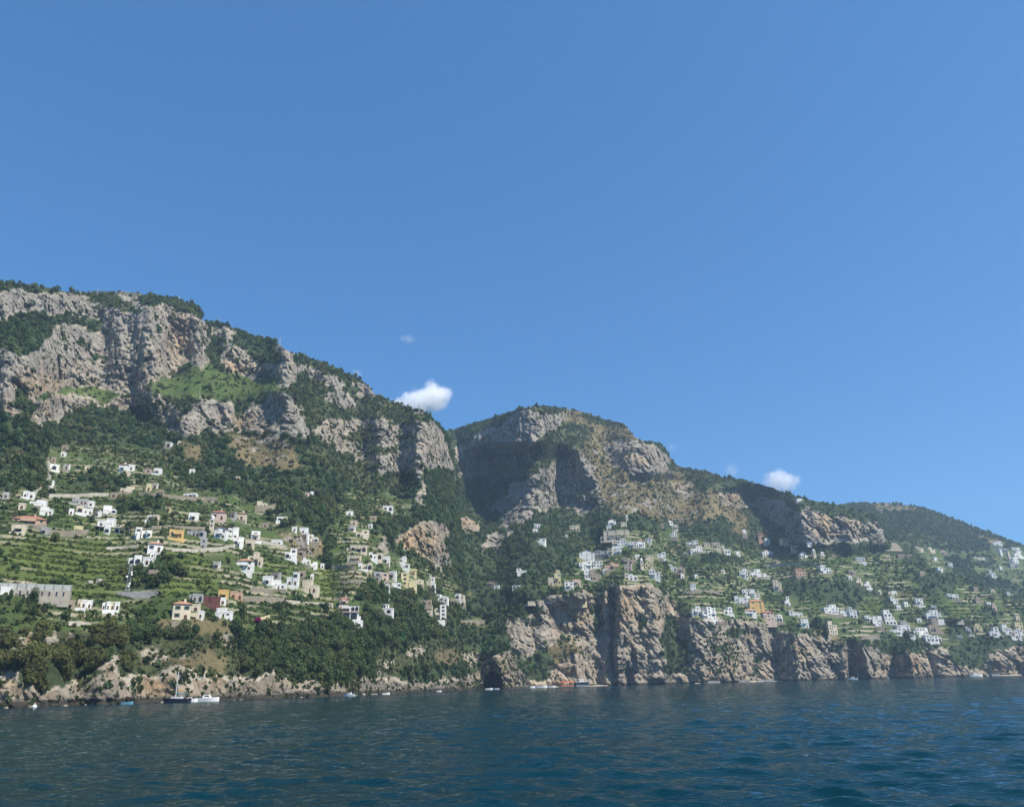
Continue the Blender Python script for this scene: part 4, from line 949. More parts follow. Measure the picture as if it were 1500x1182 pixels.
FARAWAY = 0
CLEAR = []                       # footprints that stay free of trees
def house(i, line):
    global FARAWAY
    spec, label = line.split('|'); x, yb, wp, hp, st, cc = spec.split()
    x, yb, wp, hp = float(x), float(yb), float(wp), float(hp)
    rnd = random.Random(i * 7 + 1)
    P, s, key = ground(x, yb)
    CLEAR.append((x, yb, wp, hp)); FARAWAY = 0 if key == 'A' else 1
    az = math.atan2(P.x, P.y)
    yaw = rnd.uniform(-.22, .22) + (-az * .8 if key == 'A' else -.06 if x < 985 else .10)
    psi = yaw + az                                             # how far the front is turned from the line of sight
    W, H = wp * s * .97 * math.cos(az) / (math.cos(psi) + .6 * abs(math.sin(psi))), hp * s * .96
    dull = {'church': 'church'}.get(st, 'house')
    name = {'villa': 'villa', 'hotel': 'hotel', 'church': 'church'}.get(st, 'cottage' if wp * hp < 45 else 'house')
    root = empty(name, P, yaw)
    tag(root, label, 'church' if st == 'church' else 'hotel' if st == 'hotel' else 'house', 'houses on the hillside')
    wall = WALL[cc]; win = WIN[rnd.choice([0, 1, 1, 2, 3] if wp > 9 else [0, 0, 2])]
    D = min(max(W * .62, 3.2), 9.0); hw = W / 2
    small = wp * hp < 70
    mw = (5 if small else 14) if key == 'A' else (4 if small else 9)
    if st in 'fa' and wp >= 17 and rnd.random() < .85:          # grown by additions: a huddle of cubes of different heights
        n = max(2, int(round(wp / 8.0))); cuts = [-hw + W * (q + (rnd.uniform(-.25, .25) if 0 < q < n else 0)) / n for q in range(n + 1)]
        tall = rnd.randrange(n)
        for q in range(n):
            h = max(2.4, (H - .55) * (1 if q == tall else rnd.uniform(.52, .92))); y0 = rnd.choice((0, .9, 1.8)) if q != tall else .5
            a, c_ = cuts[q] + .003, cuts[q + 1]
            wl = wall if rnd.random() < .85 or cc not in 'wc' else WALL['c' if cc == 'w' else 'w']
            kind = 'vault' if rnd.random() < .14 and c_ - a < 7 else 'flat'
            block(root, a, c_, y0, y0 + D, 0, h, wl, kind)
            facade(root, a, c_, y0, 0, h, rnd, win, arches=st == 'a' or rnd.random() < .18, maxw=mw // n + 2)
            if h > 5 and rnd.random() < .4: balcony(root, a + .3, c_ - .3, y0, h * .5, wl)
        if rnd.random() < .6:
            b = MB(); b.box(-hw * 1.05, hw * rnd.uniform(.3, 1.1), -3.0, -2.6, -4, -.2); b.build('garden_wall', rnd.choice([wall, M_STONE]), root)
        return
    if st in 'fhgav':
        roof = {'f': 'flat', 'h': 'hip', 'g': 'gable', 'a': 'flat', 'v': 'vault'}[st]
        rf = {'hip': .86, 'gable': .86, 'vault': .8}.get(roof, .93)
        hr = H * rf if roof != 'flat' else max(H - .55, 2.2)
        if roof == 'flat' and not small and H > 7.5 and rnd.random() < .6:      # a set-back top floor over part of the house
            up = min(3.0, hr * .34); hr -= up; a = rnd.choice((-hw + .4, -hw * .35, -.1)); c_ = min(a + hw * rnd.uniform(.9, 1.35), hw - .5)
            block(root, a, c_, D * .3, D * .95, hr + .13, hr + up, wall, 'flat', deep=0.0)
            facade(root, a, c_, D * .3, hr + .6, hr + up, rnd, win, maxw=4)
        if not small and W > 9 and rnd.random() < .55:                            # lower annex at one end
            sg = rnd.choice((-1, 1)); aw = min(W * .22, 3.5); ah = min(hr * .55, 3.4)
            x_a, x_b = (hw + .003, hw + aw) if sg > 0 else (-hw - aw, -hw - .003)
            block(root, x_a, x_b, .8, D * .8, 0, ah, wall if rnd.random() < .8 else WALL['c'], rnd.choice(['flat', 'flat', 'vault']))
            facade(root, x_a, x_b, .8, 0, ah, rnd, win, arches=rnd.random() < .4, maxw=2)
        block(root, -hw, hw, 0, D, 0, hr, wall, roof, M_REDTILE if cc in 'ps' and st == 'h' else M_TILE if st != 'v' else None)
        facade(root, -hw, hw, 0, 0, hr, rnd, win, arches=st == 'a', maxw=mw)
        if not small and rnd.random() < .5: balcony(root, -hw * .5, hw * .4, 0, hr * .52, wall)
    elif st == 's':
        sg = rnd.choice((-1, 1)); h1 = max(H - .55, 2.4); h2 = h1 * rnd.uniform(.45, .62); c = hw * rnd.uniform(-.05, .25)
        lo, hi = (-hw, c) if sg > 0 else (-c, hw)
        block(root, lo, hi, 1.2, D + 1, 0, h1, wall); facade(root, lo, hi, 1.2, 0, h1, rnd, win, maxw=mw)
        lo2, hi2 = (c + .003, hw) if sg > 0 else (-hw, -c - .003)
        block(root, lo2, hi2, 0, D, 0, h2, wall, 'vault' if rnd.random() < .3 else 'flat'); facade(root, lo2, hi2, 0, 0, h2, rnd, win, arches=rnd.random() < .4, maxw=mw)
        if not small: block(root, lo + .4, hi - .8, -2.2, 1.195, 0, h2 * .42, wall)
    elif st == 'villa':
        ts = 10.5 / 33 * H * 1.0
        block(root, -hw * .84, hw * .80, 1.5, D + 3, 0, H - .55, wall)
        fh = H - .55
        for c in (-.38, .32): put('arched_opening', ARCH, root, (hw * c, 1.5, fh * .16), (hw * .62 / 2.2, 1, fh * .44 / 2.9))
        b = MB(); b.box(-hw * .86, hw * .82, .9, 1.495, fh * .64, fh * .69); b.build('cornice', M_TILE, root)
        for c in (-.62, -.3): put('window', win, root, (hw * c, 1.5, fh * .83), (.8, 1, .8))
        for c in (.2, .58): put('arched_opening', ARCH, root, (hw * c, 1.5, fh * .74), (.75, 1, .75))
        b = MB(); b.box(-hw * 1.02, hw * 1.18, -2.6, 1.49, -8, -fh * .06); b.box(-hw * 1.02, hw * 1.18, -2.6, -2.4, -fh * .06, fh * .05); b.build('terrace', wall, root)
        for c in (-.8, -.3, .2, .8): put('window', win, root, (hw * c, -2.6, -fh * .28), (.7, 1, .7))
        block(root, hw * .82, hw * 1.0, 2.0, 6, 0, fh * .3, wall)
    elif st == 'drum':
        block(root, -hw, hw * .98, 0, D, 0, H * .45, wall); facade(root, -hw, hw, 0, 0, H * .45, rnd, win, arches=True, maxw=5)
        b = MB(); b.lathe([(hw * .52, H * .45 + .6), (hw * .52, H * .9), (hw * .58, H * .9), (hw * .58, H * .95), (hw * .2, H)], 20, 0, -hw * .1, D * .5); b.build('round_storey', wall, root)
        for c in (-.3, 0, .3): put('window', win, root, (hw * (-.1 + c), D * .5 - hw * .52 * math.sqrt(1 - (c / .52) ** 2), H * .7), (.7, 1, .75))
    elif st == 'tiers':
        n = 4
        for t in range(n):
            a = hw * (1 - .13 * t); block(root, -a + .2 * t, a, t * 2.2, t * 2.2 + 6 + (2.19 if t < n - 1 else 0) * 0, H * t / n if t else 0, H * (t + 1) / n - .55, wall, deep=3 if t == 0 else .5)
            facade(root, -a + .3, a - .3, t * 2.2, H * t / n + (.6 if t else 0), H * (t + 1) / n - .4, rnd, win, arches=t % 2 == 0, maxw=6, skip=0)
    elif st == 'hotel':
        n = 5
        for t in range(n):
            a = hw * (1 - .035 * t); z0 = H * t / n
            b = MB(); b.box(-a, a, t * 1.6, t * 1.6 + 8, z0 - (8 if t == 0 else .3), H * (t + 1) / n - .3); b.build('wall', wall, root)
            b = MB(); b.box(-a - .2, a + .2, t * 1.6 - 1.2, t * 1.6 - .003, z0 + .1, z0 + .35); b.box(-a - .2, a + .2, t * 1.6 - 1.2, t * 1.6 - 1.1, z0 + .35, z0 + 1.1); b.build('balcony', WALL['c'], root)
            for c in range(10): put('window', WIN[0], root, (-a + 2 * a * (c + .5) / 10, t * 1.6, z0 + H / n * .52), (1.5, 1, .85))
    elif st == 'church':
        block(root, -hw, hw, 0, 14, 0, H * .66, wall, 'flat')
        b = MB(); b.prism([(-hw * .75, H * .66 + .56)] + [(-hw * .75 * math.cos(math.pi * i / 10), H * .66 + .56 + H * .28 * math.sin(math.pi * i / 10)) for i in range(1, 10)] + [(hw * .75, H * .66 + .56)], -.05, .6); b.build('gable', wall, root)
        put('door', DOOR, root, (0, 0, 0), (1.3, 1, 1.3)); 
        for c in (-.5, .5): put('window', WIN[0], root, (hw * c, 0, H * .45), (.8, 1, 1))
        put('window', WIN[0], root, (0, -.05, H * .8), (.9, 1, .7))
    if not small and rnd.random() < .55:                                          # garden wall and pergola in front
        b = MB(); a0, a1 = -hw * rnd.uniform(1.0, 1.2), hw * rnd.uniform(1.0, 1.2)
        b.box(a0, a1, -3.4, -2.9, -7, -.9); b.build('garden_wall', M_STONE if rnd.random() < .55 else wall, root)
    if not small and st in 'fa' and rnd.random() < .35:
        b = MB(); z = 2.5
        for q in range(5): b.bar((-hw * .9 + q * hw * .4, -2.6, -1.0), (-hw * .9 + q * hw * .4, -2.6, z), .09)
        for q in range(9): b.box(-hw * .95 + q * hw * .2, -hw * .95 + q * hw * .2 + .12, -2.7, -.02, z, z + .12)
        b.build('pergola', M_SHUT['brown'], root)
for i, line in enumerate(l for l in HOUSES.strip().split('\n')): house(i, line)
# ------------------------------------------------------------------ trees and scrub
def crown_template(n, seed, kind='round', size=.3):
    """leaf clumps spread over lumpy lobes; unit crown about 1 wide each way, standing on z = 0"""
    g = np.random.default_rng(seed)
    if kind == 'cypress':
        z = g.uniform(0.02, 1, n) ** .9; a = g.uniform(0, 6.283, n); rad = .17 * np.sin(np.clip(z * 1.05, 0, 1) * 3.0 + .12) ** .7 * g.uniform(.75, 1.1, n)
        c = np.stack([np.cos(a) * rad, np.sin(a) * rad, z * 1.0], -1); nrm = np.stack([np.cos(a), np.sin(a), .5 + 0 * a], -1)
    else:
        nl = {'round': 8, 'pine': 9, 'bush': 5}[kind]
        la = g.uniform(0, 6.283, nl) + np.arange(nl) * 2.4
        lr = g.uniform(.15, .62, nl) if kind != 'pine' else g.uniform(.2, .75, nl)
        lz = g.uniform(.30, .95, nl) if kind == 'round' else g.uniform(.55, .85, nl) if kind == 'pine' else g.uniform(.15, .5, nl)
        if kind == 'round': lz[0], lr[0] = 1.05, .08
        L = np.stack([np.cos(la) * lr, np.sin(la) * lr, lz], -1)
        R = g.uniform(.34, .55, nl); sq = {'round': .85, 'pine': .55, 'bush': .8}[kind]
        w = g.integers(0, nl, n); d = g.normal(size=(n, 3)); d[:, 2] += .25; d /= np.linalg.norm(d, axis=1)[:, None]
        c = L[w] + d * R[w][:, None] * np.array([1, 1, sq]) * g.uniform(.72, 1.08, n)[:, None]
        c[:, 2] = np.maximum(c[:, 2], .03); nrm = d
    nrm = nrm + g.normal(0, .45, (n, 3)); nrm /= np.linalg.norm(nrm, axis=1)[:, None]
    up = g.normal(size=(n, 3)); u = np.cross(nrm, up); u /= np.linalg.norm(u, axis=1)[:, None]; v = np.cross(nrm, u)
    s = size * g.uniform(.6, 1.3, n)[:, None] * (.5 if kind == 'cypress' else 1)
    V = np.stack([c - u * s * .6 - v * s * .35, c + u * s * .6 - v * s * .35 * g.uniform(.4, 1.4, (n, 1)), c + u * s * .25 + v * s * .6, c - u * s * .45 + v * s * .5], 1)
    return V.reshape(-1, 3).astype(np.float32), g.uniform(.72, 1.28, n).astype(np.float32)

def foliage_material(name):
    m, nt, b = new_mat(name)
    a = N(nt, 'ShaderNodeAttribute', attribute_name='Col')
    nt.links.new(a.outputs['Color'], b.inputs['Base Color'])
    b.inputs['Roughness'].default_value = .75; b.inputs['Specular IOR Level'].default_value = .12
    tr = nt.nodes.new('ShaderNodeBsdfTranslucent'); nt.links.new(mixc(nt, 1.0, a.outputs['Color'], (1.3, 1.5, .8), 'MULTIPLY'), tr.inputs['Color'])
    mx = nt.nodes.new('ShaderNodeMixShader'); mx.inputs[0].default_value = .3; nt.links.new(b.outputs[0], mx.inputs[1]); nt.links.new(tr.outputs[0], mx.inputs[2]); nt.links.new(mx.outputs[0], nt.nodes['Material Output'].inputs['Surface'])
    return m
M_LEAF = foliage_material('leaves')
M_BARK = glaze('bark', (.12, .095, .07), .95, .4, 3)

SPECIES = {  # leaf colour
 'oak': (.066, .100, .036), 'dark': (.050, .082, .034), 'olive': (.098, .120, .050), 'pine': (.100, .108, .038), 'bright': (.078, .112, .034), 'scrub': (.074, .094, .040), 'dry': (.115, .108, .054), 'vine': (.098, .130, .038), 'lemon': (.070, .100, .032)}

def cells(key):
    S = SHEET[key]; P = S['P']
    a = P[1:, :-1] - P[:-1, :-1]; b = P[:-1, 1:] - P[:-1, :-1]
    area = np.linalg.norm(np.cross(a, b), axis=-1)
    g = lambda q: q[:-1, :-1]
    return S, P, area, g

def scatter(key, dens, seed):
    """dens: trees per square metre for each cell"""
    S, P, area, g = cells(key)
    e = np.minimum(area, 60) * dens
    rg = np.random.default_rng(seed)
    n = rg.poisson(e)
    j, i = np.nonzero(n); k = n[j, i]; j, i = np.repeat(j, k), np.repeat(i, k)
    f, h = rg.random((2, len(j), 1))
    pos = P[j, i] + (P[j + 1, i] - P[j, i]) * f + (P[j, i + 1] - P[j, i]) * h
    X, Y = S['X'][j, i], S['Y'][j, i]
    return pos, X, Y, S['r'][j, i], j, i

CLR = np.zeros(GX.shape, bool); CLR_B = np.zeros(GX.shape, bool)
for (x, yb, wp, hp) in CLEAR:
    sx = np.s_[max(0, int(yb - hp * .75) - YT):int(yb + 3 + hp * .25) - YT, max(0, int(x - wp / 2 - 1.5) - X0):int(x + wp / 2 + 2.5) - X0]
    CLR[sx] = True
    sx = np.s_[max(0, int(yb - hp * .75) - YT):int(yb + 5) - YT, max(0, int(x - wp / 2 - 1.5) - X0):int(x + wp / 2 + 2.5) - X0]
    CLR_B[sx] = True
def free(X, Y, tall):
    m = CLR_B if tall else CLR
    return ~m[np.clip(np.rint(Y - YT).astype(int), 0, m.shape[0] - 1), np.clip(np.rint(X - X0).astype(int), 0, m.shape[1] - 1)]

def stamp(name, pos, rad, hgt, col, n, kind, size, seed, label, cat, nt_=6):
    """many small plants too numerous to count, as one object"""
    if len(pos) == 0: return
    rg = np.random.default_rng(seed)
    tid = rg.integers(0, nt_, len(pos)); ang = rg.uniform(0, 6.283, len(pos))
    Vs, Cs = [], []
    for t in range(nt_):
        T, jit = crown_template(n, seed * 31 + t, kind, size)
        w = np.nonzero(tid == t)[0]
        c, s = np.cos(ang[w])[:, None], np.sin(ang[w])[:, None]
        V = np.stack([(T[None, :, 0] * c - T[None, :, 1] * s) * rad[w][:, None], (T[None, :, 0] * s + T[None, :, 1] * c) * rad[w][:, None], T[None, :, 2] * hgt[w][:, None]], -1)
        V += pos[w][:, None, :]
        C = col[w][:, None, :] * np.repeat(jit, 4)[None, :, None]
        Vs.append(V.reshape(-1, 3)); Cs.append(C.reshape(-1, 3))
    V = np.concatenate(Vs); C = np.concatenate(Cs); C = np.concatenate([C, np.ones((len(C), 1))], 1)
    me = mesh_np(name, V, np.arange(len(V)).reshape(-1, 4)); add_attr(me, 'Col', 'FLOAT_COLOR', C)
    tag(link(name, me, mat=M_LEAF), label, cat, kind='stuff')

def tint(base, n, rg, var=.42):
    b = np.array(base) * (1 + var * rg.normal(0, .55, (n, 1)))
    b[:, 0] *= 1 + var * .5 * rg.normal(0, .6, n); b[:, 2] *= 1 + var * .4 * rg.normal(0, .6, n)
    return np.clip(b, .008, .3)

BIG = []                                    # candidates for trees one can tell apart
def grow(key, seed):
    S, P, area, g = cells(key)
    cls, rk, tw, ris = g(S['cls']), g(S['rk']), g(S['tw']), g(S['riser'])
    Pc = g(P); rg = np.random.default_rng(seed)
    clump = fbm(Pc[..., 0] / 45, Pc[..., 1] / 45, Pc[..., 2] / 30, 3)
    fine = fbm(Pc[..., 0] / 14 + 7, Pc[..., 1] / 14, Pc[..., 2] / 9, 2)
    vis = np.ones(cls.shape, bool)
    if key == 'B': vis = g(S['Y']) < topA(g(S['X'])) + 40
    if key == 'B': vis |= g(S['X']) > 776
    if key == 'C': vis = g(S['Y']) < topB(g(S['X'])) + 16
    dist = g(S['r']); far = np.clip(dist / 500., .7, 2.2)
    # woods
    d = np.where(cls == WOOD, 1 / 12., 0) * np.clip(1.0 + 2.0 * clump, .25, 1.5) * np.clip(1.25 - rk * 1.3, 0.03, 1)
    d = d + np.where(((cls == TERR)), 1 / 260., 0) * np.clip(1 + 12 * (clump - .03), 0, 6) + np.where(cls == GRASS, 1 / 420., 0) + np.where(cls == VINE, 1 / 1100., 0) + np.where(cls == SCRUB, 1 / 90., 0) * (1 - rk)
    d = d / far ** .7 * vis
    pos, X, Y, r, j, i = scatter(key, d, seed)
    ok = free(X, Y, True); pos, X, Y, r, j, i = [q[ok] for q in (pos, X, Y, r, j, i)]
    n = len(pos); rad = np.minimum(rg.lognormal(0, .32, n), 1.6) * 2.1 * np.clip(1.18 - (r - 300) / 1500, .72, 1.15) * np.where(r > 1400, 1.5, 1); hgt = rad * rg.uniform(.95, 1.45, n)
    wood = cls[j, i] == WOOD
    rad = np.where(wood, rad, rad * .72); hgt = np.where(wood, hgt, hgt * .7)
    rad = np.where(cls[j, i] == SCRUB, rad * .6, rad); hgt = np.where(cls[j, i] == SCRUB, hgt * .5, hgt)
    mixn = clump[j, i] + .5 * rg.normal(0, .25, n)
    col = np.where((mixn > .12)[:, None], tint(SPECIES['olive'], n, rg), np.where((mixn > -.10)[:, None], tint(SPECIES['oak'], n, rg), tint(SPECIES['dark'], n, rg)))
    pineland = (key == 'A') & (X < 190) & (Y > 930)
    col = np.where(pineland[:, None], tint(SPECIES['pine'], n, rg), col)
    px = rad * 2 / pxscale(pos)
    if key == 'A':
        cand = np.nonzero((Y > 865) & (X > -8) & (Y < 1008))[0]
        cand = cand[np.argsort(-px[cand])][:270]
        for q in cand: BIG.append((pos[q], rad[q], hgt[q], X[q], Y[q], bool(pineland[q]), int(mixn[q] * 100)))
        keep = np.ones(n, bool); keep[cand] = False
        pos, rad, hgt, col, px, r = [q[keep] for q in (pos, rad, hgt, col, px, r)]
    pos = pos - np.stack([0 * rad, 0 * rad, rad * .25], -1)
    for lo, hi, nn, sz, sd in ((9, 999, 130, .30, 1), (5.5, 9, 64, .42, 2), (0, 5.5, 26, .62, 3)):
        w = (px >= lo) & (px < hi)
        where = {'A': 'left mountain', 'B': 'middle and right mountain', 'C': 'far hazy hill'}[key]
        stamp('woodland', pos[w], rad[w], hgt[w], col[w], nn, 'round', sz, seed + sd, f"green woodland spread over the {where}, {['nearer', 'middle', 'finer'][sd - 1]} crowns", 'woodland')
    # scrub, macchia and tufts on the crags
    d = np.select([cls == ROCK, cls == DRY, cls == SCRUB, cls == GRASS, cls == WOOD, cls == TERR], [1 / 30., 1 / 13., 1 / 6., 1 / 26., 1 / 60., 1 / 42.], 0)
    d = d * np.where(cls == ROCK, np.clip(.5 + 14 * np.clip(clump + .4 * fine - .05, 0, 1), 0, 5) * np.where(rk > .5, 1, 2.5) * np.where((g(S['Y']) > 935) & (key == 'A'), 6., 1), np.clip(1 + 2.2 * fine, .2, 2)) / far ** .9 * vis
    pos, X, Y, r, j, i = scatter(key, d, seed + 50)
    ok = free(X, Y, False); pos, X, Y, r, j, i = [q[ok] for q in (pos, X, Y, r, j, i)]
    n = len(pos); c = cls[j, i]
    rad = rg.lognormal(0, .38, n) * np.select([c == ROCK, c == DRY], [.95, .95], 1.15) * np.clip(r / 520, .8, 1.5); hgt = rad * rg.uniform(.9, 1.5, n)
    col = np.where((c == DRY)[:, None] & (rg.random(n) < .45)[:, None], tint(SPECIES['dry'], n, rg), np.where((c == GRASS)[:, None], tint(SPECIES['bright'], n, rg), tint(SPECIES['scrub'], n, rg)))
    stamp('scrub', pos - np.stack([0 * rad, 0 * rad, rad * .2], -1), rad, hgt, col, 12 if key != 'C' else 8, 'bush', .75, seed + 9, f"low dark scrub dotted over the {where}", 'scrub')
    # vines, lemons and vegetables in rows along the terraces
    if key in 'AB':
        rows = np.clip(1 - np.abs(ris - .0) * 1.0, .0, 1)
        lush = np.clip(.9 + 4 * clump, .12, 1.6)
        d = np.select([cls == VINE, cls == TERR], [1 / 3.2, 1 / 5.2 * lush], 0) * tw * rows / far ** 1.2 * vis
        pos, X, Y, r, j, i = scatter(key, d, seed + 80)
        ok = free(X, Y, False); pos, X, Y, r, j, i = [q[ok] for q in (pos, X, Y, r, j, i)]
        n = len(pos); c = cls[j, i]
        rad = rg.uniform(.7, 1.25, n) * np.clip(r / 480, .9, 1.7); hgt = rad * rg.uniform(.6, 1.2, n) * np.where(c == VINE, .7, 1)
        field = fbm(pos[:, 0] / 30, pos[:, 1] / 30, pos[:, 2] / 7, 2)[:, None]
        col = np.where((c == VINE)[:, None], tint(SPECIES['vine'], n, rg, .22), np.where(field > .05, tint(SPECIES['olive'], n, rg), np.where(field > -.12, tint(SPECIES['lemon'], n, rg), tint(SPECIES['oak'], n, rg))))
        stamp('vines', pos, rad, hgt, col, 9, 'bush', .95, seed + 11, f"green vines and lemon bushes in rows on the terraces of the {where}", 'vines')
for k_, s_ in (('A', 100), ('B', 200), ('C', 300)): grow(k_, s_)

# trees one can tell apart: crown and trunk each a part
def tree_proto(kind, n, seed, size, colr):
    T, jit = crown_template(n, seed, kind, size)
    me = mesh_np('crown', T, np.arange(len(T)).reshape(-1, 4))
    C = np.array(colr)[None] * np.repeat(jit, 4)[:, None]; add_attr(me, 'Col', 'FLOAT_COLOR', np.concatenate([C, np.ones((len(C), 1))], 1))
    me.materials.append(M_LEAF)
    return me
def trunk_mesh():
    b = MB(); b.bar((0, 0, -.6), (.03, .02, .35), .09, 6); b.bar((.03, .02, .33), (.28, .1, .75), .05, 5); b.bar((.03, .02, .33), (-.22, -.15, .8), .05, 5); b.bar((.03, .02, .33), (.0, .2, .9), .04, 5)
    return b.mesh('trunk', M_BARK)
M_TRUNK = trunk_mesh()
PROTO = {'oak': [tree_proto('round', 720, 900 + q, .15, np.array(SPECIES[c]) * f) for q, (c, f) in enumerate((('oak', 1), ('oak', .8), ('oak', 1.2), ('dark', 1.1), ('olive', .9), ('olive', 1.05), ('dark', .9)))],
         'pine': [tree_proto('round', 720, 950 + q, .15, np.array(SPECIES['pine']) * f) for q, f in enumerate((1, .85, 1.2, .95))],
         'cypress': [tree_proto('cypress', 300, 980 + q, .22, np.array(SPECIES['dark']) * .8) for q in range(3)]}
def tree(name, mesh, pos, rad, hgt, label, group, cat='tree', trunk=True):
    o = empty(name, pos, random.uniform(0, 6.28)); tag(o, label, cat, group)
    c = put('crown', mesh, o, (0, 0, -.15 * rad), (rad, rad, hgt))
    if trunk: put('trunk', M_TRUNK, o, (0, 0, -.3 * rad), (rad * .9, rad * .9, hgt * .8))
    return o
ZONES = [(-999, 60, 0, 932, 'dark tree on the bank at the left edge below the long mesh topped hall'), (60, 250, 0, 940, 'dark tree along the lower terrace edge left of the three storey cream house'),
 (250, 345, 0, 940, 'dark tree at the foot of the terraces around the three storey cream house'), (345, 440, 0, 940, 'dark green tree near the purple bougainvillea'), (440, 540, 0, 940, 'dark green tree around the white arched villa'),
 (540, 640, 0, 940, 'dark green tree around the house with the round upper floor'), (640, 999, 0, 945, 'dark green tree under the ravine edge on the right of the left slope'),
 (-999, 190, 932, 2000, 'broad olive green pine on the steep shore bank at far left'), (190, 330, 932, 2000, 'dark tree on the rocky bank above the moored sailing boat'),
 (330, 440, 932, 2000, 'dark green tree on the shore bank right of the sailing boat'), (440, 560, 932, 2000, 'dark green tree in the thick shore wood below the white arched villa'),
 (560, 660, 932, 2000, 'dark green tree in the shore wood left of the sea cave headland'), (660, 999, 932, 2000, 'dark green tree on the headland above the sea cave')]
for q, (p, ra, hg, x, y, pine, mx) in enumerate(BIG):
    for x0_, x1_, y0_, y1_, lb in ZONES:
        if x0_ <= x < x1_ and y0_ <= y < y1_: break
    ms = PROTO['pine'] if pine else PROTO['oak']
    tree('pine_tree' if pine else 'broadleaf_tree', ms[q % len(ms)], p, ra, hg, lb, lb.replace('dark green tree', 'trees').replace('dark tree', 'trees').replace('broad olive green pine', 'pines'))
LONE = """
123 836 7 8 o|large round dark tree alone in the bright vineyard
158 862 6 5 o|round dark bush tree in the vineyard right of the pale boulder
51 806 6 7 o|dark tree at the left of the vineyard below the tan terraces
7 820 6 7 o|dark tree at the left edge above the vineyard
293 827 5 8 o|dark pointed tree in the bright green field right of the antenna mast
291 857 6 7 o|round dark tree at the lower edge of the bright green field
303 781 8 8 o|round dark tree against the church tower foot
20 690 8 8 o|round dark tree on the upper slope at the left edge
300 868 7 6 o|dark tree left of the bright yellow house
455 876 11 7 o|broad dark tree below the cream stepped house of the central cluster
448 812 7 9 o|dark tree beside the tan stone house at the road wall end
532 862 10 10 o|broad dark tree left of the middle village
664 902 8 9 o|round tree right of the tall white house over the right wood
940 829 10 15 o|tall dark tree behind the yellow church
14 878 6 14 o|dark tree in front of the white end of the mesh topped hall
1255 902 8 9 o|dark tree below the right wing of the white hotel
1200 922 16 20 o|big dark tree between the square white house and the cypress
1330 935 16 12 o|broad dark tree below the wide white house
33 884 3 14 c|dark cypress before the long hall, left of two
40 886 3 17 c|dark cypress before the long hall, right of two
62 898 3 17 c|single cypress at the right end of the dark clump by the hall
1211 934 3 22 c|tall dark cypress left of the tall bluish white house
27 896 9 14 o|dark tree in the clump below the long hall, left one
48 902 9 14 o|dark tree in the clump below the long hall, right one
"""
for q, l in enumerate(LONE.strip().split('\n')):
    spec, lb = l.split('|'); x, y, w_, h_, kd = spec.split()
    P, s, key = ground(float(x), float(y))
    if kd == 'c': tree('cypress_tree', PROTO['cypress'][q % 3], P, float(h_) * s * .8, float(h_) * s, lb, 'cypresses', trunk=True)
    else: tree('broadleaf_tree', PROTO['oak'][[0, 1, 3, 6][q % 4]], P, float(w_) * s * .62, float(h_) * s * .78, lb, 'single trees')
P, s, key = ground(377, 911)
tree('bougainvillea', tree_proto('bush', 160, 77, .34, (.17, .012, .085)), P, 5 * s, 9 * s, 'purple bougainvillea bush against the yellow garden wall', 'flowering shrubs', 'shrub', False)
print('individual trees', len(BIG))
# ------------------------------------------------------------------ walls, roads, towers, boats and the beach
def wall_line(name, pts, hpx, mat, label, group='long walls on the slopes', thick=.7, cat='wall', cap=True):
    xs = np.arange(pts[0][0], pts[-1][0] + .1, 2.5); ys = np.interp(xs, [p[0] for p in pts], [p[1] for p in pts]); hs = np.interp(xs, [pts[0][0], pts[-1][0]], hpx if isinstance(hpx, (tuple, list)) else (hpx, hpx))
    G = []
    for x, y in zip(xs, ys):
        r, k = sheet_lookup(x, y)
        G.append((r, k))
    rr = np.array([g[0] if g[0] else np.nan for g in G]); rr = np.where(np.isnan(rr), np.nanmedian(rr), rr)
    n = len(rr)
    rs = np.array([np.median(rr[max(0, i - 3):i + 4]) for i in range(n)]); ker = np.ones(5) / 5; rs = np.convolve(np.pad(rs, 2, mode='edge'), ker, 'valid')
    B = world(xs, ys, rs); T = world(xs, ys - hs, rs)
    b0 = Vector(B[n // 2].tolist())
    v, f = [], []
    for i in range(n):
        d = Vector((B[i, 0], B[i, 1], 0)).normalized() * thick
        p, t = Vector(B[i].tolist()) - b0, Vector(T[i].tolist()) - b0; t.x, t.y = p.x, p.y
        v += [tuple(p + Vector((0, 0, -3))), tuple(t), tuple(t + d), tuple(p + d + Vector((0, 0, -3)))]
    for i in range(n - 1):
        a, c = 4 * i, 4 * i + 4
        f += [(a, c, c + 1, a + 1), (a + 1, c + 1, c + 2, a + 2), (a + 2, c + 2, c + 3, a + 3)]
    f += [(0, 1, 2, 3), (4 * n - 4, 4 * n - 1, 4 * n - 2, 4 * n - 3)]
    me = bpy.data.meshes.new(name); me.from_pydata(v, [], f); me.materials.append(mat)
    o = link(name, me); o.location = b0
    tag(o, label, cat, group); return o
M_PALE = glaze('pale_road_wall', (.50, .46, .38), .95, .35, .6)
M_GREYWALL = glaze('grey_concrete', (.33, .33, .32), .95, .35, .5)
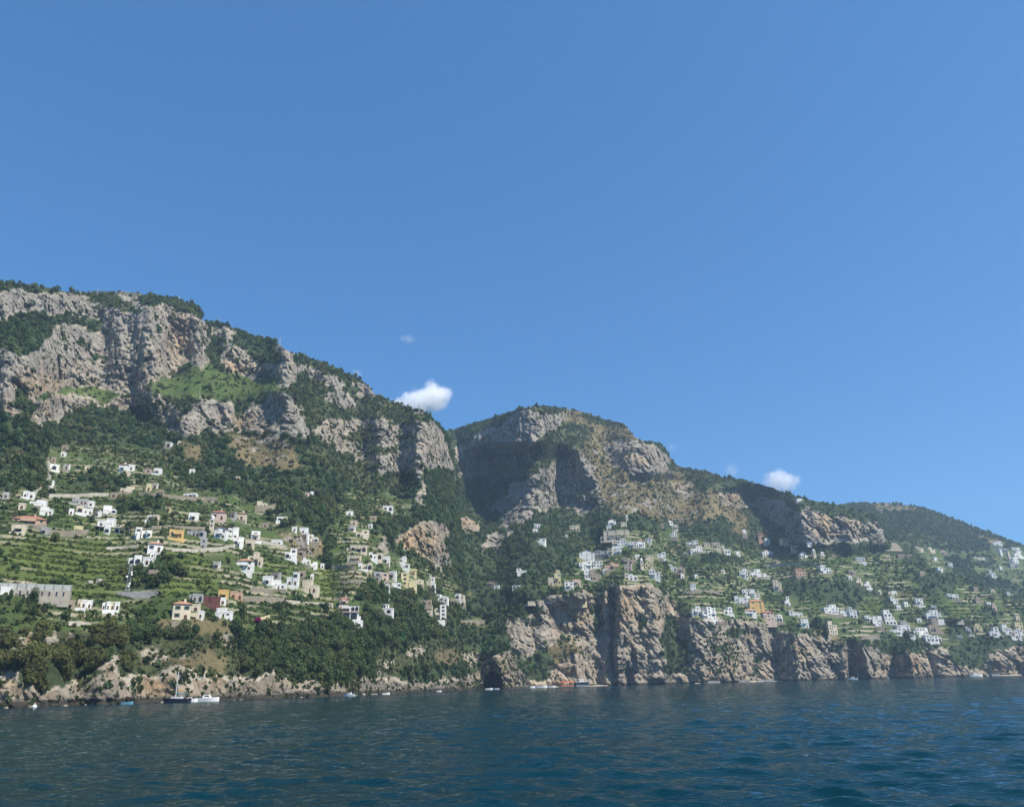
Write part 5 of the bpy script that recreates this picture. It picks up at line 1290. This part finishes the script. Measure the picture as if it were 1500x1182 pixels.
for pts, hp, mat, lb in (
 ([(62, 728), (80, 728), (110, 728), (135, 726), (160, 726)], (5, 4), M_PALE, 'long pale retaining wall of the road above the left hamlet'),
 ([(203, 724), (240, 728), (270, 732), (320, 734)], (4, 6), M_STONE, 'tan stone wall under the long low white house on the left slope'),
 ([(72, 784), (100, 784), (130, 781)], (8, 6), M_STONE, 'tall tan terrace wall under the small pale yellow house'),
 ([(156, 804), (175, 803), (205, 800)], 3, M_PALE, 'pale wall along the lane left of the bright terracotta roofed house'),
 ([(242, 806), (280, 808), (320, 806), (345, 801)], (4, 5), M_PALE, 'pale lane wall below the church across the terraces'),
 ([(222, 773), (260, 773), (310, 775)], 3, M_STONE, 'tan wall behind the ochre house'),
 ([(375, 793), (400, 799), (420, 803)], (4, 4), M_PALE, 'long pale road wall sloping down from the church to the ravine'),
 ([(373, 748), (390, 749), (403, 745)], 8, M_STONE, 'tan stone wall below the cream house at the ravine wood'),
 ([(352, 882), (380, 881), (417, 882)], (9, 7), M_STONE, 'tan stone road wall right of the salmon tan house'),
 ([(418, 882), (450, 885), (490, 887)], 4, M_PALE, 'pale road parapet from the stone road wall towards the villa'),
 ([(366, 866), (385, 867), (402, 871)], 7, M_STONE, 'tan wall of a bare plot above the stone road wall'),
 ([(486, 832), (505, 833), (522, 834)], 5, M_STONE, 'tan wall left of the white house standing apart'),
 ([(502, 855), (515, 853), (530, 852)], 4, M_STONE, 'short tan wall on green terraces left of the middle village'),
 ([(472, 905), (490, 908), (512, 905)], 7, M_STONE, 'tan wall left of the white arched villa'),
 ([(660, 888), (672, 890), (684, 890)], 12, M_STONE, 'tall tan wall carrying the white house above the ravine'),
 ([(668, 914), (690, 914), (712, 914)], 6, M_STONE, 'tan garden wall at the right end of the left slope'),
 ([(100, 915), (118, 914), (133, 918)], 5, M_PALE, 'curved pale wall on the lowest terraces under the small white road house'),
 ([(425, 731), (415, 727)][::-1], 4, M_PALE, 'short pale wall on top of the middle slope'),
 ([(1002, 870), (1025, 867), (1055, 870)], 4, M_STONE, 'tan wall right of the narrow white tower house over the sea cliff'),
 ([(1000, 812), (1020, 811), (1045, 809)], 3, M_PALE, 'pale road wall below the white houses on the right terraces'),
 ([(1120, 830), (1150, 828), (1180, 826), (1198, 830)], 3, M_PALE, 'long pale wall above the salmon house on the right hill'),
 ([(1262, 938), (1275, 937), (1290, 936)], 7, M_STONE, 'tan retaining wall on the rim of the sea cliff below the right hotel'),
 ([(1392, 911), (1402, 910), (1413, 911)], 4, M_PALE, 'pale wall on the terraces right of the castle like house'),
 ([(1180, 792), (1220, 793), (1278, 790)], 3, M_PALE, 'pale road wall along the foot of the big right cliff'),
): wall_line('retaining_wall', pts, hp, mat, lb)

wall_line('garden_wall', [(380, 911), (388, 909), (395, 907)], 7, WALL['l'], 'yellow garden wall right of the purple bougainvillea', 'garden walls')
# the long hall with the mesh screen on top
P, s, _ = ground(49, 879); o = empty('sports_hall', P, .5); tag(o, 'long grey stone hall with pale mesh screen on top at the left edge', 'building')
hw = 46 * s
b = MB(); b.box(-hw, hw, 0, 10, -2, 15 * s); b.build('wall', glaze('hall_stone', (.42, .385, .32), .95, .35, .4), o)
b = MB(); b.box(-hw, hw, .2, .26, 15.1 * s, 23.5 * s); b.build('mesh_screen', glaze('pale_mesh', (.42, .44, .41), .9, .25, .6), o)
for q in range(9):
    b = MB(); x = -hw + 2 * hw * q / 8; b.box(x - .12, x + .12, -.05, .19, 15 * s, 24 * s); b.build('post', M_IRON, o)
for q in range(8): put('window', WIN[0], o, (-hw * .6 + q * hw * .2, 0, 10 * s), (.36, 1, .9))
b = MB(); b.lathe([(.8, -.05), (.8, .05)], 16); w_ = b.build('round_window', M_DARK, o); w_.rotation_euler = (math.pi / 2, 0, 0); w_.location = (hw * .03, -.02, 9 * s)
b = MB(); b.box(-hw * .93, -hw * .62, -.6, -.003, 6 * s, 18 * s); b.build('white_panel', WALL['w'], o)

# square platform with parapet, and the antenna mast on it
P, s, _ = ground(200, 876); o = empty('platform', P, .2); tag(o, 'grey concrete platform with railing below the antenna mast', 'platform')
b = MB(); b.box(-28 * s, 28 * s, 0, 9, -4, 9 * s); b.build('wall', M_GREYWALL, o)
b = MB()
for q in range(15): b.bar((-27.5 * s + q * 55 * s / 14, .15, 9 * s), (-27.5 * s + q * 55 * s / 14, .15, 11.5 * s), .05)
b.box(-27.7 * s, 27.7 * s, .12, .18, 11.4 * s, 11.7 * s); b.build('railing', M_IRON, o)
P, s, _ = ground(187, 868); P.y -= .5; o = empty('antenna_mast', P, .3); tag(o, 'grey steel lattice antenna mast with white dishes in front of terraces', 'mast')
H = 41 * s; b = MB(); q0, q1 = 2.6 * s, 1.6 * s
for sx, sy in ((-1, -1), (1, -1), (1, 1), (-1, 1)): b.bar((sx * q0, sy * q0, -2), (sx * q1, sy * q1, H), .06)
for k in range(9):
    z0, z1 = H * k / 9, H * (k + 1) / 9; a0, a1 = q0 + (q1 - q0) * k / 9, q0 + (q1 - q0) * (k + 1) / 9
    for sg in (1, -1): b.bar((-sg * a0, -a0, z0), (sg * a1, -a1, z1), .035); b.bar((a0, -sg * a0, z0), (a1, sg * a1, z1), .035)
    b.bar((-a1, -a1, z1), (a1, -a1, z1), .06); b.bar((a1, -a1, z1), (a1, a1, z1), .06)
b.build('lattice', M_IRON, o)
for k, (z, x) in enumerate(((.70, 1), (.62, 1.2), (.55, -1), (.30, .8), (.22, .4))):
    b = MB(); b.lathe([(.06, -.14), (.34, .1), (.36, .11)], 14); d = b.build('dish', WALL['w'], o); d.location = (x * q0 * 1.1, -q0 - .3, H * z); d.rotation_euler = (1.4, .2 * k, .3)

def bell_tower(x, y, wpx, hpx, mat, label, dome=True):
    P, s, _ = ground(x, y); o = empty('bell_tower', P, .15); tag(o, label, 'bell tower', 'bell towers')
    a, H = wpx * s / 2, hpx * s
    b = MB(); b.box(-a, a, -a, a, -4, H * .70); b.build('shaft', mat, o)
    b = MB(); b.box(-a * 1.15, a * 1.15, -a * 1.15, a * 1.15, H * .70, H * .72); b.box(-a * 1.1, a * 1.1, -a * 1.1, a * 1.1, H * .38, H * .395); b.build('cornice', WALL['w'], o)
    b = MB(); b.lathe([(a * .85, H * .72), (a * .85, H * .84), (a * .95, H * .84), (a * .75, H * .91), (a * .35, H * .96), (a * .1, H * .965), (a * .06, H)], 14); b.build('dome', WALL['w'], o)
    for z in (.28, .52): put('arched_opening', ARCH, o, (0, -a, H * z), (a * .9 / 2.2, 1, H * .14 / 2.9))
bell_tower(309.5, 778, 5.4, 24, WALL['c'], 'slim bell tower with a pale dome beside the white church nave')
bell_tower(940.5, 834, 4.6, 17, WALL['c'], 'small pale bell tower left of the pale yellow church')
bell_tower(1193, 816, 4.2, 12, WALL['c'], 'small white bell tower on the right slope beside stepped houses')
bell_tower(918.5, 765, 3.2, 11, WALL['c'], 'thin tower at the very top of the main village')

# flat canopy of the road house high on the right hill
P, s, _ = ground(990, 770); o = empty('canopy', P, -.1); tag(o, 'long flat pale canopy roof above the cream house high on the right hill', 'canopy')
b = MB(); b.box(-20 * s, 20 * s, 0, 5, 8.6 * s, 9.4 * s); b.build('roof', M_PALE, o)
for q in range(6):
    b = MB(); x = -19 * s + q * 38 * s / 5; b.bar((x, .4, -3), (x, .4, 8.6 * s), .18); b.build('post', M_IRON, o)
# terrace canopy of the restaurant
P, s, _ = ground(163, 780); o = empty('awning', P, .2); tag(o, 'dark awning running along the terrace of the big white restaurant building', 'awning')
b = MB(); b.add([(-25 * s, 0, 9 * s), (25 * s, 0, 7 * s), (25 * s, 4, 8.2 * s), (-25 * s, 4, 10.2 * s), (-25 * s, 0, 8.8 * s), (25 * s, 0, 6.8 * s), (25 * s, 4, 8 * s), (-25 * s, 4, 10 * s)], [(0,1,2,3),(7,6,5,4),(0,4,5,1),(1,5,6,2),(2,6,7,3),(3,7,4,0)]); b.build('canvas', M_CANVAS, o)
for q in range(8):
    b = MB(); x = -24 * s + q * 48 * s / 7; b.bar((x, .3, -2), (x, .3, (8.7 - 2 * q / 7) * s), .09); b.build('post', M_IRON, o)

# steep stairway
P0, s, _ = ground(50, 722); P1, s1, _ = ground(72, 700); P2, s2, _ = ground(70, 670)
me = MB()
pts = [Vector(P0), Vector(P1), Vector(P2)]
for a_, c_ in ((0, 1), (1, 2)):
    for q in range(24):
        p = pts[a_].lerp(pts[c_], q / 24.) - P0; gx, gs, _g = ground(50 + (72 - 50) * q / 24. if a_ == 0 else 72 - 2 * q / 24., 722 - 22 * q / 24. if a_ == 0 else 700 - 30 * q / 24.)
        p = gx - P0; me.box(p.x - .5, p.x + .5, p.y - .7, p.y + 1.0, p.z - 1.2, p.z + .35)
o = me.build('stairway', M_PALE); o.location = P0; tag(o, 'steep pale stone stairway climbing the left terraces', 'stairway')
# ruined wall of the summit
P, s, _ = ground(189, 434); o = empty('ruined_fort', P, .1); tag(o, 'low grey ruined walls on the summit of the left cliff', 'ruin')
b = MB(); b.box(-16 * s, 16 * s, 0, 6, -5, 5 * s); b.box(-13 * s, 2 * s, .5, 5, 5 * s, 7 * s); b.box(6 * s, 9 * s, .5, 5, 5 * s, 6.4 * s); b.build('wall', M_STONE, o)
P, s, _ = ground(614, 607); o = empty('ruined_fort', P, .1); tag(o, 'low tan wall at the right end of the left ridge', 'ruin')
b = MB(); b.box(-8 * s, 7 * s, 0, 4, -5, 4 * s); b.build('wall', M_STONE, o)
# pale boulder in the vineyard
def rock(name, x, y, wpx, hpx, seed, label, group=None, mat=None):
    P, s, _ = ground(x, y); g = np.random.default_rng(seed)
    import bmesh
    bm = bmesh.new(); bmesh.ops.create_icosphere(bm, subdivisions=3, radius=1)
    for v in bm.verts:
        c = v.co; k = .72 + .5 * float(vnoise(c.x * 1.7 + seed, c.y * 1.7, c.z * 1.7)) + .22 * float(vnoise(c.x * 4 + seed, c.y * 4, c.z * 4))
        v.co = Vector((c.x * wpx * s / 2 * k, c.y * wpx * s / 2.4 * k, max(c.z, -.5) * hpx * s / 1.4 * k))
    me = bpy.data.meshes.new(name); bm.to_mesh(me); bm.free(); me.materials.append(mat or M_STONE)
    o = link(name, me); o.location = P; tag(o, label, 'boulder', group); return o
M_ROCKPALE = glaze('pale_limestone', (.30, .275, .23), .95, .5, .5)
M_BOULD = glaze('whitish_limestone', (.46, .43, .38), .95, .5, .5)  # lighter stone colour of the vineyard boulders
rock('boulder', 146, 853, 11, 7, 1, 'big pale boulder in the bright vineyard', 'boulders in the vineyard', M_BOULD)
rock('boulder', 132, 853, 8, 4, 2, 'low pale boulder left of the big one in the vineyard', 'boulders in the vineyard', M_BOULD)
g_ = np.random.default_rng(5)

# ridge pylons
def pylon(x, y, hpx, label):
    P, s, _ = ground(x, y); o = empty('pylon', P, .4); tag(o, label, 'pylon', 'pylons on the ridges'); H = hpx * s
    b = MB()
    for sx, sy in ((-1, -1), (1, -1), (1, 1), (-1, 1)): b.bar((sx * H * .09, sy * H * .09, -2), (sx * .1, sy * .1, H), .16, 4)
    for k in range(5):
        a0, a1 = H * .09 * (1 - k / 5), H * .09 * (1 - (k + 1) / 5)
        b.bar((-a0, -a0, H * k / 5), (a1, -a1, H * (k + 1) / 5), .1, 4); b.bar((a0, -a0, H * k / 5), (-a1, -a1, H * (k + 1) / 5), .1, 4)
    b.build('lattice', M_IRON, o)
    b = MB(); b.bar((-H * .13, 0, H * .86), (H * .13, 0, H * .86), .13, 4); b.bar((-H * .1, 0, H * .7), (H * .1, 0, H * .7), .13, 4); b.build('crossarm', M_IRON, o)
for x, y, h, lb in ((143, 429, 7, 'small pylon on the left summit, left of the ruined walls'), (262, 440, 8, 'small pylon on the dark wooded brow of the left cliff'), (319, 474, 9, 'small pylon right of the notch in the left ridge'),
                    (386, 497, 7, 'left of two small pylons half way down the left ridge'), (410, 504, 10, 'right of two small pylons half way down the left ridge'), (614, 605, 14, 'pylon before the white cloud at the end of the left ridge'), (982, 681, 10, 'small pylon on the right shoulder of the central mountain')): pylon(x, y, h, lb)
# lamp mast below the right hotel
P, s, _ = ground(1261, 906); o = empty('lamp_post', P, 0); tag(o, 'tall thin lamp post right of the white hotel', 'lamp post')
b = MB(); b.bar((0, 0, -1), (0, 0, 22 * s), .16, 8); b.build('pole', M_IRON, o); b = MB(); b.box(-1.0, 1.0, -.25, .25, 22 * s, 22 * s + .4); b.build('lamp_head', M_IRON, o)

# ------------------------------------------------------------------ boats
M_GEL = glaze('white_gelcoat', (.78, .78, .76), .25, .08); M_HULL = glaze('dark_hull', (.03, .035, .05), .3, .1); M_BLUE = glaze('blue_hull', (.10, .26, .36), .35, .1); M_DECK = glaze('teak_deck', (.34, .22, .12), .7, .3); M_ORANGE = glaze('orange_canvas', (.62, .17, .06), .9, .2); M_STRAW = glaze('straw_thatch', (.34, .26, .15), .95, .5, 2); M_CONC = glaze('pale_concrete', (.48, .45, .40), .9, .35, .5)
def hull_mesh(L, Bm, Hh, name, mat):
    n = 14; v = []; f = []
    for i in range(n):
        t = i / (n - 1.); x = -L / 2 + L * t; w = Bm / 2 * (min(1, .82 + t) if t < .5 else (1 - ((t - .5) / .5) ** 2.2)); w = max(w, .02); sheer = Hh * (1 + .35 * max(0, t - .4))
        v += [(x, -w, sheer), (x - .0, -w * .82, -.15), (x, 0, -.45 * (1 - t * .6)), (x, w * .82, -.15), (x, w, sheer)]
    for i in range(n - 1):
        for k in range(4): f.append((5 * i + k, 5 * i + k + 1, 5 * i + k + 6, 5 * i + k + 5))
        f.append((5 * i + 4, 5 * i, 5 * i + 5, 5 * i + 9))
    f.append((0, 1, 2, 3, 4)[::-1])
    me = bpy.data.meshes.new(name); me.from_pydata(v, [], f); me.materials.append(mat); return me
def afloat(x, back, shore): r = float(shore(x)) - back; P = world(x, 1000, r); return Vector((float(P[0]), float(P[1]), 0.0)), r
def sailboat(x, back, L, mast, hullmat, yaw, label):
    P, r = afloat(x, back, shoreA); o = empty('sailing_boat', P, yaw); tag(o, label, 'sailing boat', 'boats along the shore')
    put('hull', hull_mesh(L, L * .28, 1.15, 'hull', hullmat), o, (0, 0, 0))
    b = MB(); b.box(-L * .2, L * .18, -L * .08, L * .08, 1.15, 1.75); b.build('cabin', M_GEL, o)
    b = MB(); b.bar((L * .06, 0, 1.2), (L * .06, 0, mast), .10, 8); b.build('mast', M_GEL, o)
    b = MB(); b.bar((L * .05, 0, 2.6), (-L * .36, 0, 2.5), .16, 8); b.build('boom', M_BLUE, o)
    b = MB(); b.bar((L * .49, 0, 1.4), (L * .06, 0, mast - .1), .03, 4); b.bar((-L * .48, 0, 1.2), (L * .06, 0, mast - .1), .03, 4); b.bar((L * .06, -L * .12, 1.2), (L * .06, 0, mast * .8), .025, 4); b.bar((L * .06, L * .12, 1.2), (L * .06, 0, mast * .8), .025, 4); b.build('rigging', M_IRON, o)
def motorboat(x, back, L, yaw, label, shore=None, hullmat=None, cabin=True):
    P, r = afloat(x, back, shore or shoreA); o = empty('motor_boat', P, yaw); tag(o, label, 'motor boat', 'boats along the shore')
    put('hull', hull_mesh(L, L * .34, L * .10 + .35, 'hull', hullmat or M_GEL), o, (0, 0, 0)); z = L * .10 + .35
    if cabin:
        b = MB(); b.prism([(-L * .18, z), (-L * .14, z + L * .13), (L * .06, z + L * .13), (L * .18, z)][::-1], -L * .1, L * .1); b.build('cabin', M_GEL, o)
        b = MB(); b.prism([(-L * .10, z + L * .05), (-L * .09, z + L * .1), (L * .07, z + L * .1), (L * .11, z + L * .05)][::-1], -L * .105, L * .105); b.build('windscreen', M_DARK, o)
    b = MB(); b.box(-L * .55, -L * .49, -.2, .2, .2, z + .45); b.build('outboard_motor', M_HULL, o)
sailboat(262, 16, 8.8, 9.2, M_HULL, 3.0, 'dark hulled sailing boat moored under the shore rocks at left')
motorboat(281, 12, 4.8, .2, 'white motor boat right behind the dark sailing boat')
motorboat(306, 14, 7.6, .1, 'long white motor boat right of the sailing boat')
motorboat(191, 14, 3.2, .3, 'light blue rowing boat under the rocks left of the sailing boat', hullmat=M_BLUE, cabin=False)
motorboat(513, 14, 4.6, 3.0, 'white motor boat off the rocks below the white arched villa')
motorboat(566, 22, 3.4, .2, 'white motor boat half way between the villa and the sea cave', cabin=False)
motorboat(643, 26, 2.8, .1, 'small white boat left of the sea cave', cabin=False)
motorboat(716, 10, 5.0, .1, 'small white boat in front of the sea cave, left one', cabin=False)
motorboat(727, 9, 4.6, 3.1, 'small white boat in front of the sea cave, right one', cabin=False)
for x_, L_, lb in ((776, 8, 'white boat drawn up at the cove beach, leftmost of three'), (792, 10, 'white boat at the cove beach, middle of three'), (807, 7, 'white boat at the cove beach, rightmost of three')): motorboat(x_, 18, L_, .05, lb, shoreB, cabin=False)
motorboat(1250, 24, 9.0, 3.0, 'low white boat under the right sea cliff', shoreB)
motorboat(1432, 40, 13.5, .1, 'white motor boat at the far right shore', shoreB)
for x_, bk, lb in ((57, 16, 'white buoy off the rocks at the far left'), (1118, 40, 'white buoy off the bathing platforms')):
    P, r = afloat(x_, bk, shoreA if x_ < 700 else shoreB); b = MB(); b.lathe([(.1, -.3), (.5, -.1), (.62, .3), (.4, .7), (.1, .8), (.08, 1.3)], 12); o = b.build('buoy', WALL['w']); o.location = P; tag(o, lb, 'buoy', 'buoys')

# cove beach: strip of shingle, bar pavilion, decks and parasols
def strip(name, x0, x1, shore, out, z, mat, label=None, kind=None, w=16):
    xs = np.linspace(x0, x1, 24); v = []; f = []
    for x in xs:
        r = float(shore(x)); e = out * (.35 + .65 * math.sin(math.pi * (x - x0) / (x1 - x0))) + 1.5 * math.sin(x * .7)
        for d, zz in ((w, z + 1.5), (0, z), (-e, -.35)): P = world(x, 1000, r + d); v.append((float(P[0]), float(P[1]), zz))
    for i in range(len(xs) - 1):
        for k in range(2): f.append((3 * i + k, 3 * i + k + 1, 3 * i + k + 4, 3 * i + k + 3))
    me = bpy.data.meshes.new(name); me.from_pydata(v, [], f); me.materials.append(mat); o = link(name, me); tag(o, label, kind=kind)
M_SHINGLE = glaze('shingle', (.42, .37, .30), .95, .4, 1.5)
strip('beach', 772, 890, shoreB, 26, .9, M_SHINGLE, kind='structure'); strip('beach', 1018, 1150, shoreB, 15, .7, M_SHINGLE, kind='structure')
strip('beach', 1448, 1500, shoreB, 15, .6, M_SHINGLE, kind='structure')
def shore_at(x, back, z): P, r = afloat(x, back, shoreB); P.z = z; return P, float(pxscale(np.array(P)))
P, s = shore_at(853, 24, 1.2); o = empty('beach_bar', P, .1); tag(o, 'small white beach bar with flat roofs in the cove', 'bar')
b = MB(); b.box(-9 * s, 10 * s, 0, 6, -1, 4 * s); b.build('wall', M_CONC, o); b = MB(); b.box(-10.5 * s, 12 * s, -1.2, 7, 4 * s, 4.7 * s); b.build('roof', WALL['w'], o)
b = MB(); b.box(-4 * s, 3 * s, 1.5, 5, 4.75 * s, 7.6 * s); b.build('upper_storey', WALL['w'], o); b = MB(); b.box(-5 * s, 4 * s, 1, 5.5, 7.6 * s, 8.3 * s); b.build('upper_roof', WALL['w'], o)
for q in range(5): put('window', WIN[0], o, (-7 * s + q * 3.6 * s, 0, 2.2 * s), (1, 1, .7))
P, s = shore_at(832, 22, .7); o = empty('bathing_deck', P, .05); tag(o, 'orange red bathing deck left of the beach bar', 'deck')
b = MB(); b.box(-12 * s, 9 * s, 0, 9, -.4, 1.3 * s); b.build('platform', M_CONC, o); b = MB(); b.box(-11.5 * s, 8.5 * s, -.06, -.003, 0, 1.2 * s); b.build('front_boards', M_ORANGE, o)
def parasol(x, back, z, label, grp, mat):
    P, s = shore_at(x, back, z); o = empty('parasol', P); tag(o, label, 'parasol', grp)
    b = MB(); b.bar((0, 0, 0), (0, 0, 2.4), .05); b.build('pole', M_IRON, o); b = MB(); b.lathe([(1.5, 2.1), (1.45, 2.15), (.1, 2.75), (.03, 2.85)], 10); b.build('canopy', mat, o)
for q in range(9): parasol(822.5 + q * 2.1, 19 - (q % 2) * 3, .7 + 1.3 * .62, 'orange red parasol on the bathing deck left of the beach bar', 'parasols on the orange deck', M_ORANGE)
for x_, wp_, lb in ((1041, 14, 'bathing platform with a pale flat roof at the foot of the right sea cliff'), (1087, 12, 'straw roofed bathing deck, left of two, under the right sea cliff'), (1123, 11, 'straw roofed bathing deck, right of two, under the right sea cliff'), (1462, 6, 'small roofed shelter on the rocks of the far right shore')):
    P, s = shore_at(x_, 12, 1.0); o = empty('bathing_platform', P, -.1); tag(o, lb, 'platform', 'bathing platforms')
    b = MB(); b.box(-wp_ * s, wp_ * s, 0, 7, -1.6, .9); b.build('platform', M_CONC, o)
    b = MB(); b.box(-wp_ * s * .85, wp_ * s * .85, -.3, 6, 4.0, 4.5); b.build('roof', M_PALE if x_ == 1041 else M_STRAW, o)
    for q in range(6):
        b = MB(); x = -wp_ * s * .8 + q * wp_ * s * .32; b.bar((x, .2, .9), (x, .2, 4.0), .12); b.build('post', M_DECK, o)
# boulders along the waterline
for q in range(60):
    x = float(g_.uniform(4, 700)) if q < 48 else float(g_.uniform(780, 1490))
    sh = shoreA if q < 48 else shoreB
    P, r = afloat(x, g_.uniform(-1, 5), sh); s = float(pxscale(np.array(P)))
    o = rock('shore_boulder', 100, 900, 1, 1, 40 + q % 12, 'pale grey boulder at the waterline below the ' + ('left shore bank' if q < 48 else 'middle and right sea cliffs'), 'boulders along the left waterline' if q < 48 else 'boulders along the right waterline', M_ROCKPALE) if q < 12 else None
    if o is None:
        src = bpy.data.objects['shore_boulder' if q % 12 == 0 else 'shore_boulder.%03d' % (q % 12)]
        o = src.copy(); COL.objects.link(o); tag(o, 'pale grey boulder at the waterline below the ' + ('left shore bank' if q < 48 else 'middle and right sea cliffs'), 'boulder', 'boulders along the left waterline' if q < 48 else 'boulders along the right waterline')
    o.location = (P.x, P.y, -.1); k = g_.lognormal(.55, .5); o.scale = (k * g_.uniform(2, 4.5), k * 2.6, k * g_.uniform(.9, 1.9)); o.rotation_euler = (0, 0, g_.uniform(0, 6))

# ------------------------------------------------------------------ clouds, beyond the haze
def cloud(x, y, wpx, hpx, dens, seed, r=5200., tilt=0.0, thr=.5):
    P = world(x, y, r); s = float(pxscale(P))
    import bmesh
    bm = bmesh.new(); bmesh.ops.create_icosphere(bm, subdivisions=3, radius=1)
    me = bpy.data.meshes.new('cloud'); bm.to_mesh(me); bm.free()
    m = bpy.data.materials.new('cloud_vapour'); m.use_nodes = True; nt = m.node_tree; nt.nodes.clear()
    out = nt.nodes.new('ShaderNodeOutputMaterial'); pv = nt.nodes.new('ShaderNodeVolumePrincipled'); pv.inputs['Color'].default_value = (1, 1, 1, 1); pv.inputs['Anisotropy'].default_value = .0
    tc = nt.nodes.new('ShaderNodeTexCoord'); mp = nt.nodes.new('ShaderNodeMapping'); nt.links.new(tc.outputs['Object'], mp.inputs['Vector'])
    mp.inputs['Location'].default_value = (seed * 3.1, seed * 1.7, 0); mp.inputs['Scale'].default_value = (wpx / hpx * .62, wpx / hpx * .62, .62)
    n = noise_n(nt, mp.outputs[0], 1.9, 9, .70)
    ln = nt.nodes.new('ShaderNodeVectorMath'); ln.operation = 'LENGTH'; nt.links.new(tc.outputs['Object'], ln.inputs[0])
    e = math_n(nt, 'SUBTRACT', math_n(nt, 'MULTIPLY', math_n(nt, 'SUBTRACT', n, thr), 7.0), math_n(nt, 'MULTIPLY', math_n(nt, 'SUBTRACT', math_n(nt, 'POWER', ln.outputs['Value'], 2.0), .5), 2.2))
    d = math_n(nt, 'MULTIPLY', maprange(nt, e, .0, 1.1), dens)
    nt.links.new(d, pv.inputs['Density']); nt.links.new(pv.outputs[0], out.inputs['Volume'])
    o = link('cloud', me, mat=m); o.location = P.tolist(); o.scale = (wpx * s / 2, wpx * s / 3, hpx * s / 2); o.rotation_euler = (0, -tilt, -math.atan2(P[0], P[1]))
    tag(o, None, kind='stuff')
cloud(610, 592, 118, 48, .022, 3, tilt=.30, thr=.47); cloud(636, 580, 66, 56, .026, 5, tilt=.2, thr=.47)
cloud(1143, 706, 66, 46, .02, 8, tilt=.05, thr=.47)
cloud(597, 497, 32, 16, .004, 11, thr=.47); cloud(523, 546, 20, 16, .006, 12, thr=.45); cloud(1072, 688, 28, 28, .005, 13, thr=.47); cloud(985, 657, 20, 22, .004, 14, thr=.47)
# ------------------------------------------------------------------ sky, sun, air
w = bpy.data.worlds.new("World"); scene.world = w; w.use_nodes = True
nt = w.node_tree
sky = nt.nodes.new('ShaderNodeTexSky'); sky.sky_type = 'NISHITA'; sky.sun_disc = False
SUN_AZ, SUN_EL = math.radians(58), math.radians(53)     # to the right and a little behind the boat
sky.sun_elevation = SUN_EL
sdir = Vector((math.sin(SUN_AZ) * math.cos(SUN_EL), -math.cos(SUN_AZ) * math.cos(SUN_EL), math.sin(SUN_EL)))
sky.sun_rotation = math.atan2(sdir.x, sdir.y)
sky.air_density, sky.dust_density, sky.ozone_density = 1.0, 0.1, 6.0
bg = nt.nodes['Background']; bg.inputs[1].default_value = 0.15
gm = nt.nodes.new('ShaderNodeGamma'); gm.inputs[1].default_value = .7; nt.links.new(sky.outputs[0], gm.inputs[0])   # the deep clear blue of this air
mt = nt.nodes.new('ShaderNodeMix'); mt.data_type = 'RGBA'; mt.blend_type = 'MULTIPLY'; mt.inputs[0].default_value = 1; mt.inputs[7].default_value = (.28, .70, 1.07, 1)
nt.links.new(gm.outputs[0], mt.inputs[6]); nt.links.new(mt.outputs[2], bg.inputs[0])
sl = bpy.data.lights.new('sun', 'SUN'); sl.energy = 5.0; sl.angle = math.radians(.5); sl.color = (1, .92, .79)
so = bpy.data.objects.new('sun', sl); COL.objects.link(so)
so.rotation_euler = (-sdir).to_track_quat('-Z', 'Y').to_euler()

def box_mesh(name, lo, hi):
    V = np.array([[x, y, z] for z in (lo[2], hi[2]) for y in (lo[1], hi[1]) for x in (lo[0], hi[0])], float)
    Fq = np.array([[0,2,3,1],[4,5,7,6],[0,1,5,4],[2,6,7,3],[0,4,6,2],[1,3,7,5]])
    return mesh_np(name, V, Fq)
hz = bpy.data.materials.new('sea_haze'); hz.use_nodes = True
nt = hz.node_tree; nt.nodes.clear()
o_ = nt.nodes.new('ShaderNodeOutputMaterial'); pv = nt.nodes.new('ShaderNodeVolumePrincipled')
pv.inputs['Color'].default_value = (.56, .75, 1.0, 1); pv.inputs['Density'].default_value = HAZE; pv.inputs['Anisotropy'].default_value = 0.2
nt.links.new(pv.outputs[0], o_.inputs['Volume'])
tag(link('haze', box_mesh('haze', (-3300, -3300, -13), (3300, 3300, 720)), mat=hz), kind='stuff')

scene.view_settings.view_transform = 'Standard'; scene.view_settings.look = 'None'
scene.view_settings.exposure = EXPOSURE; scene.view_settings.gamma = 1
scene.cycles.use_denoising = DENOISE
scene.cycles.max_bounces = 10; scene.cycles.diffuse_bounces = 2; scene.cycles.glossy_bounces = 2
scene.cycles.transmission_bounces = 2; scene.cycles.volume_bounces = 10; scene.cycles.transparent_max_bounces = 4
scene.cycles.caustics_reflective = False; scene.cycles.caustics_refractive = False
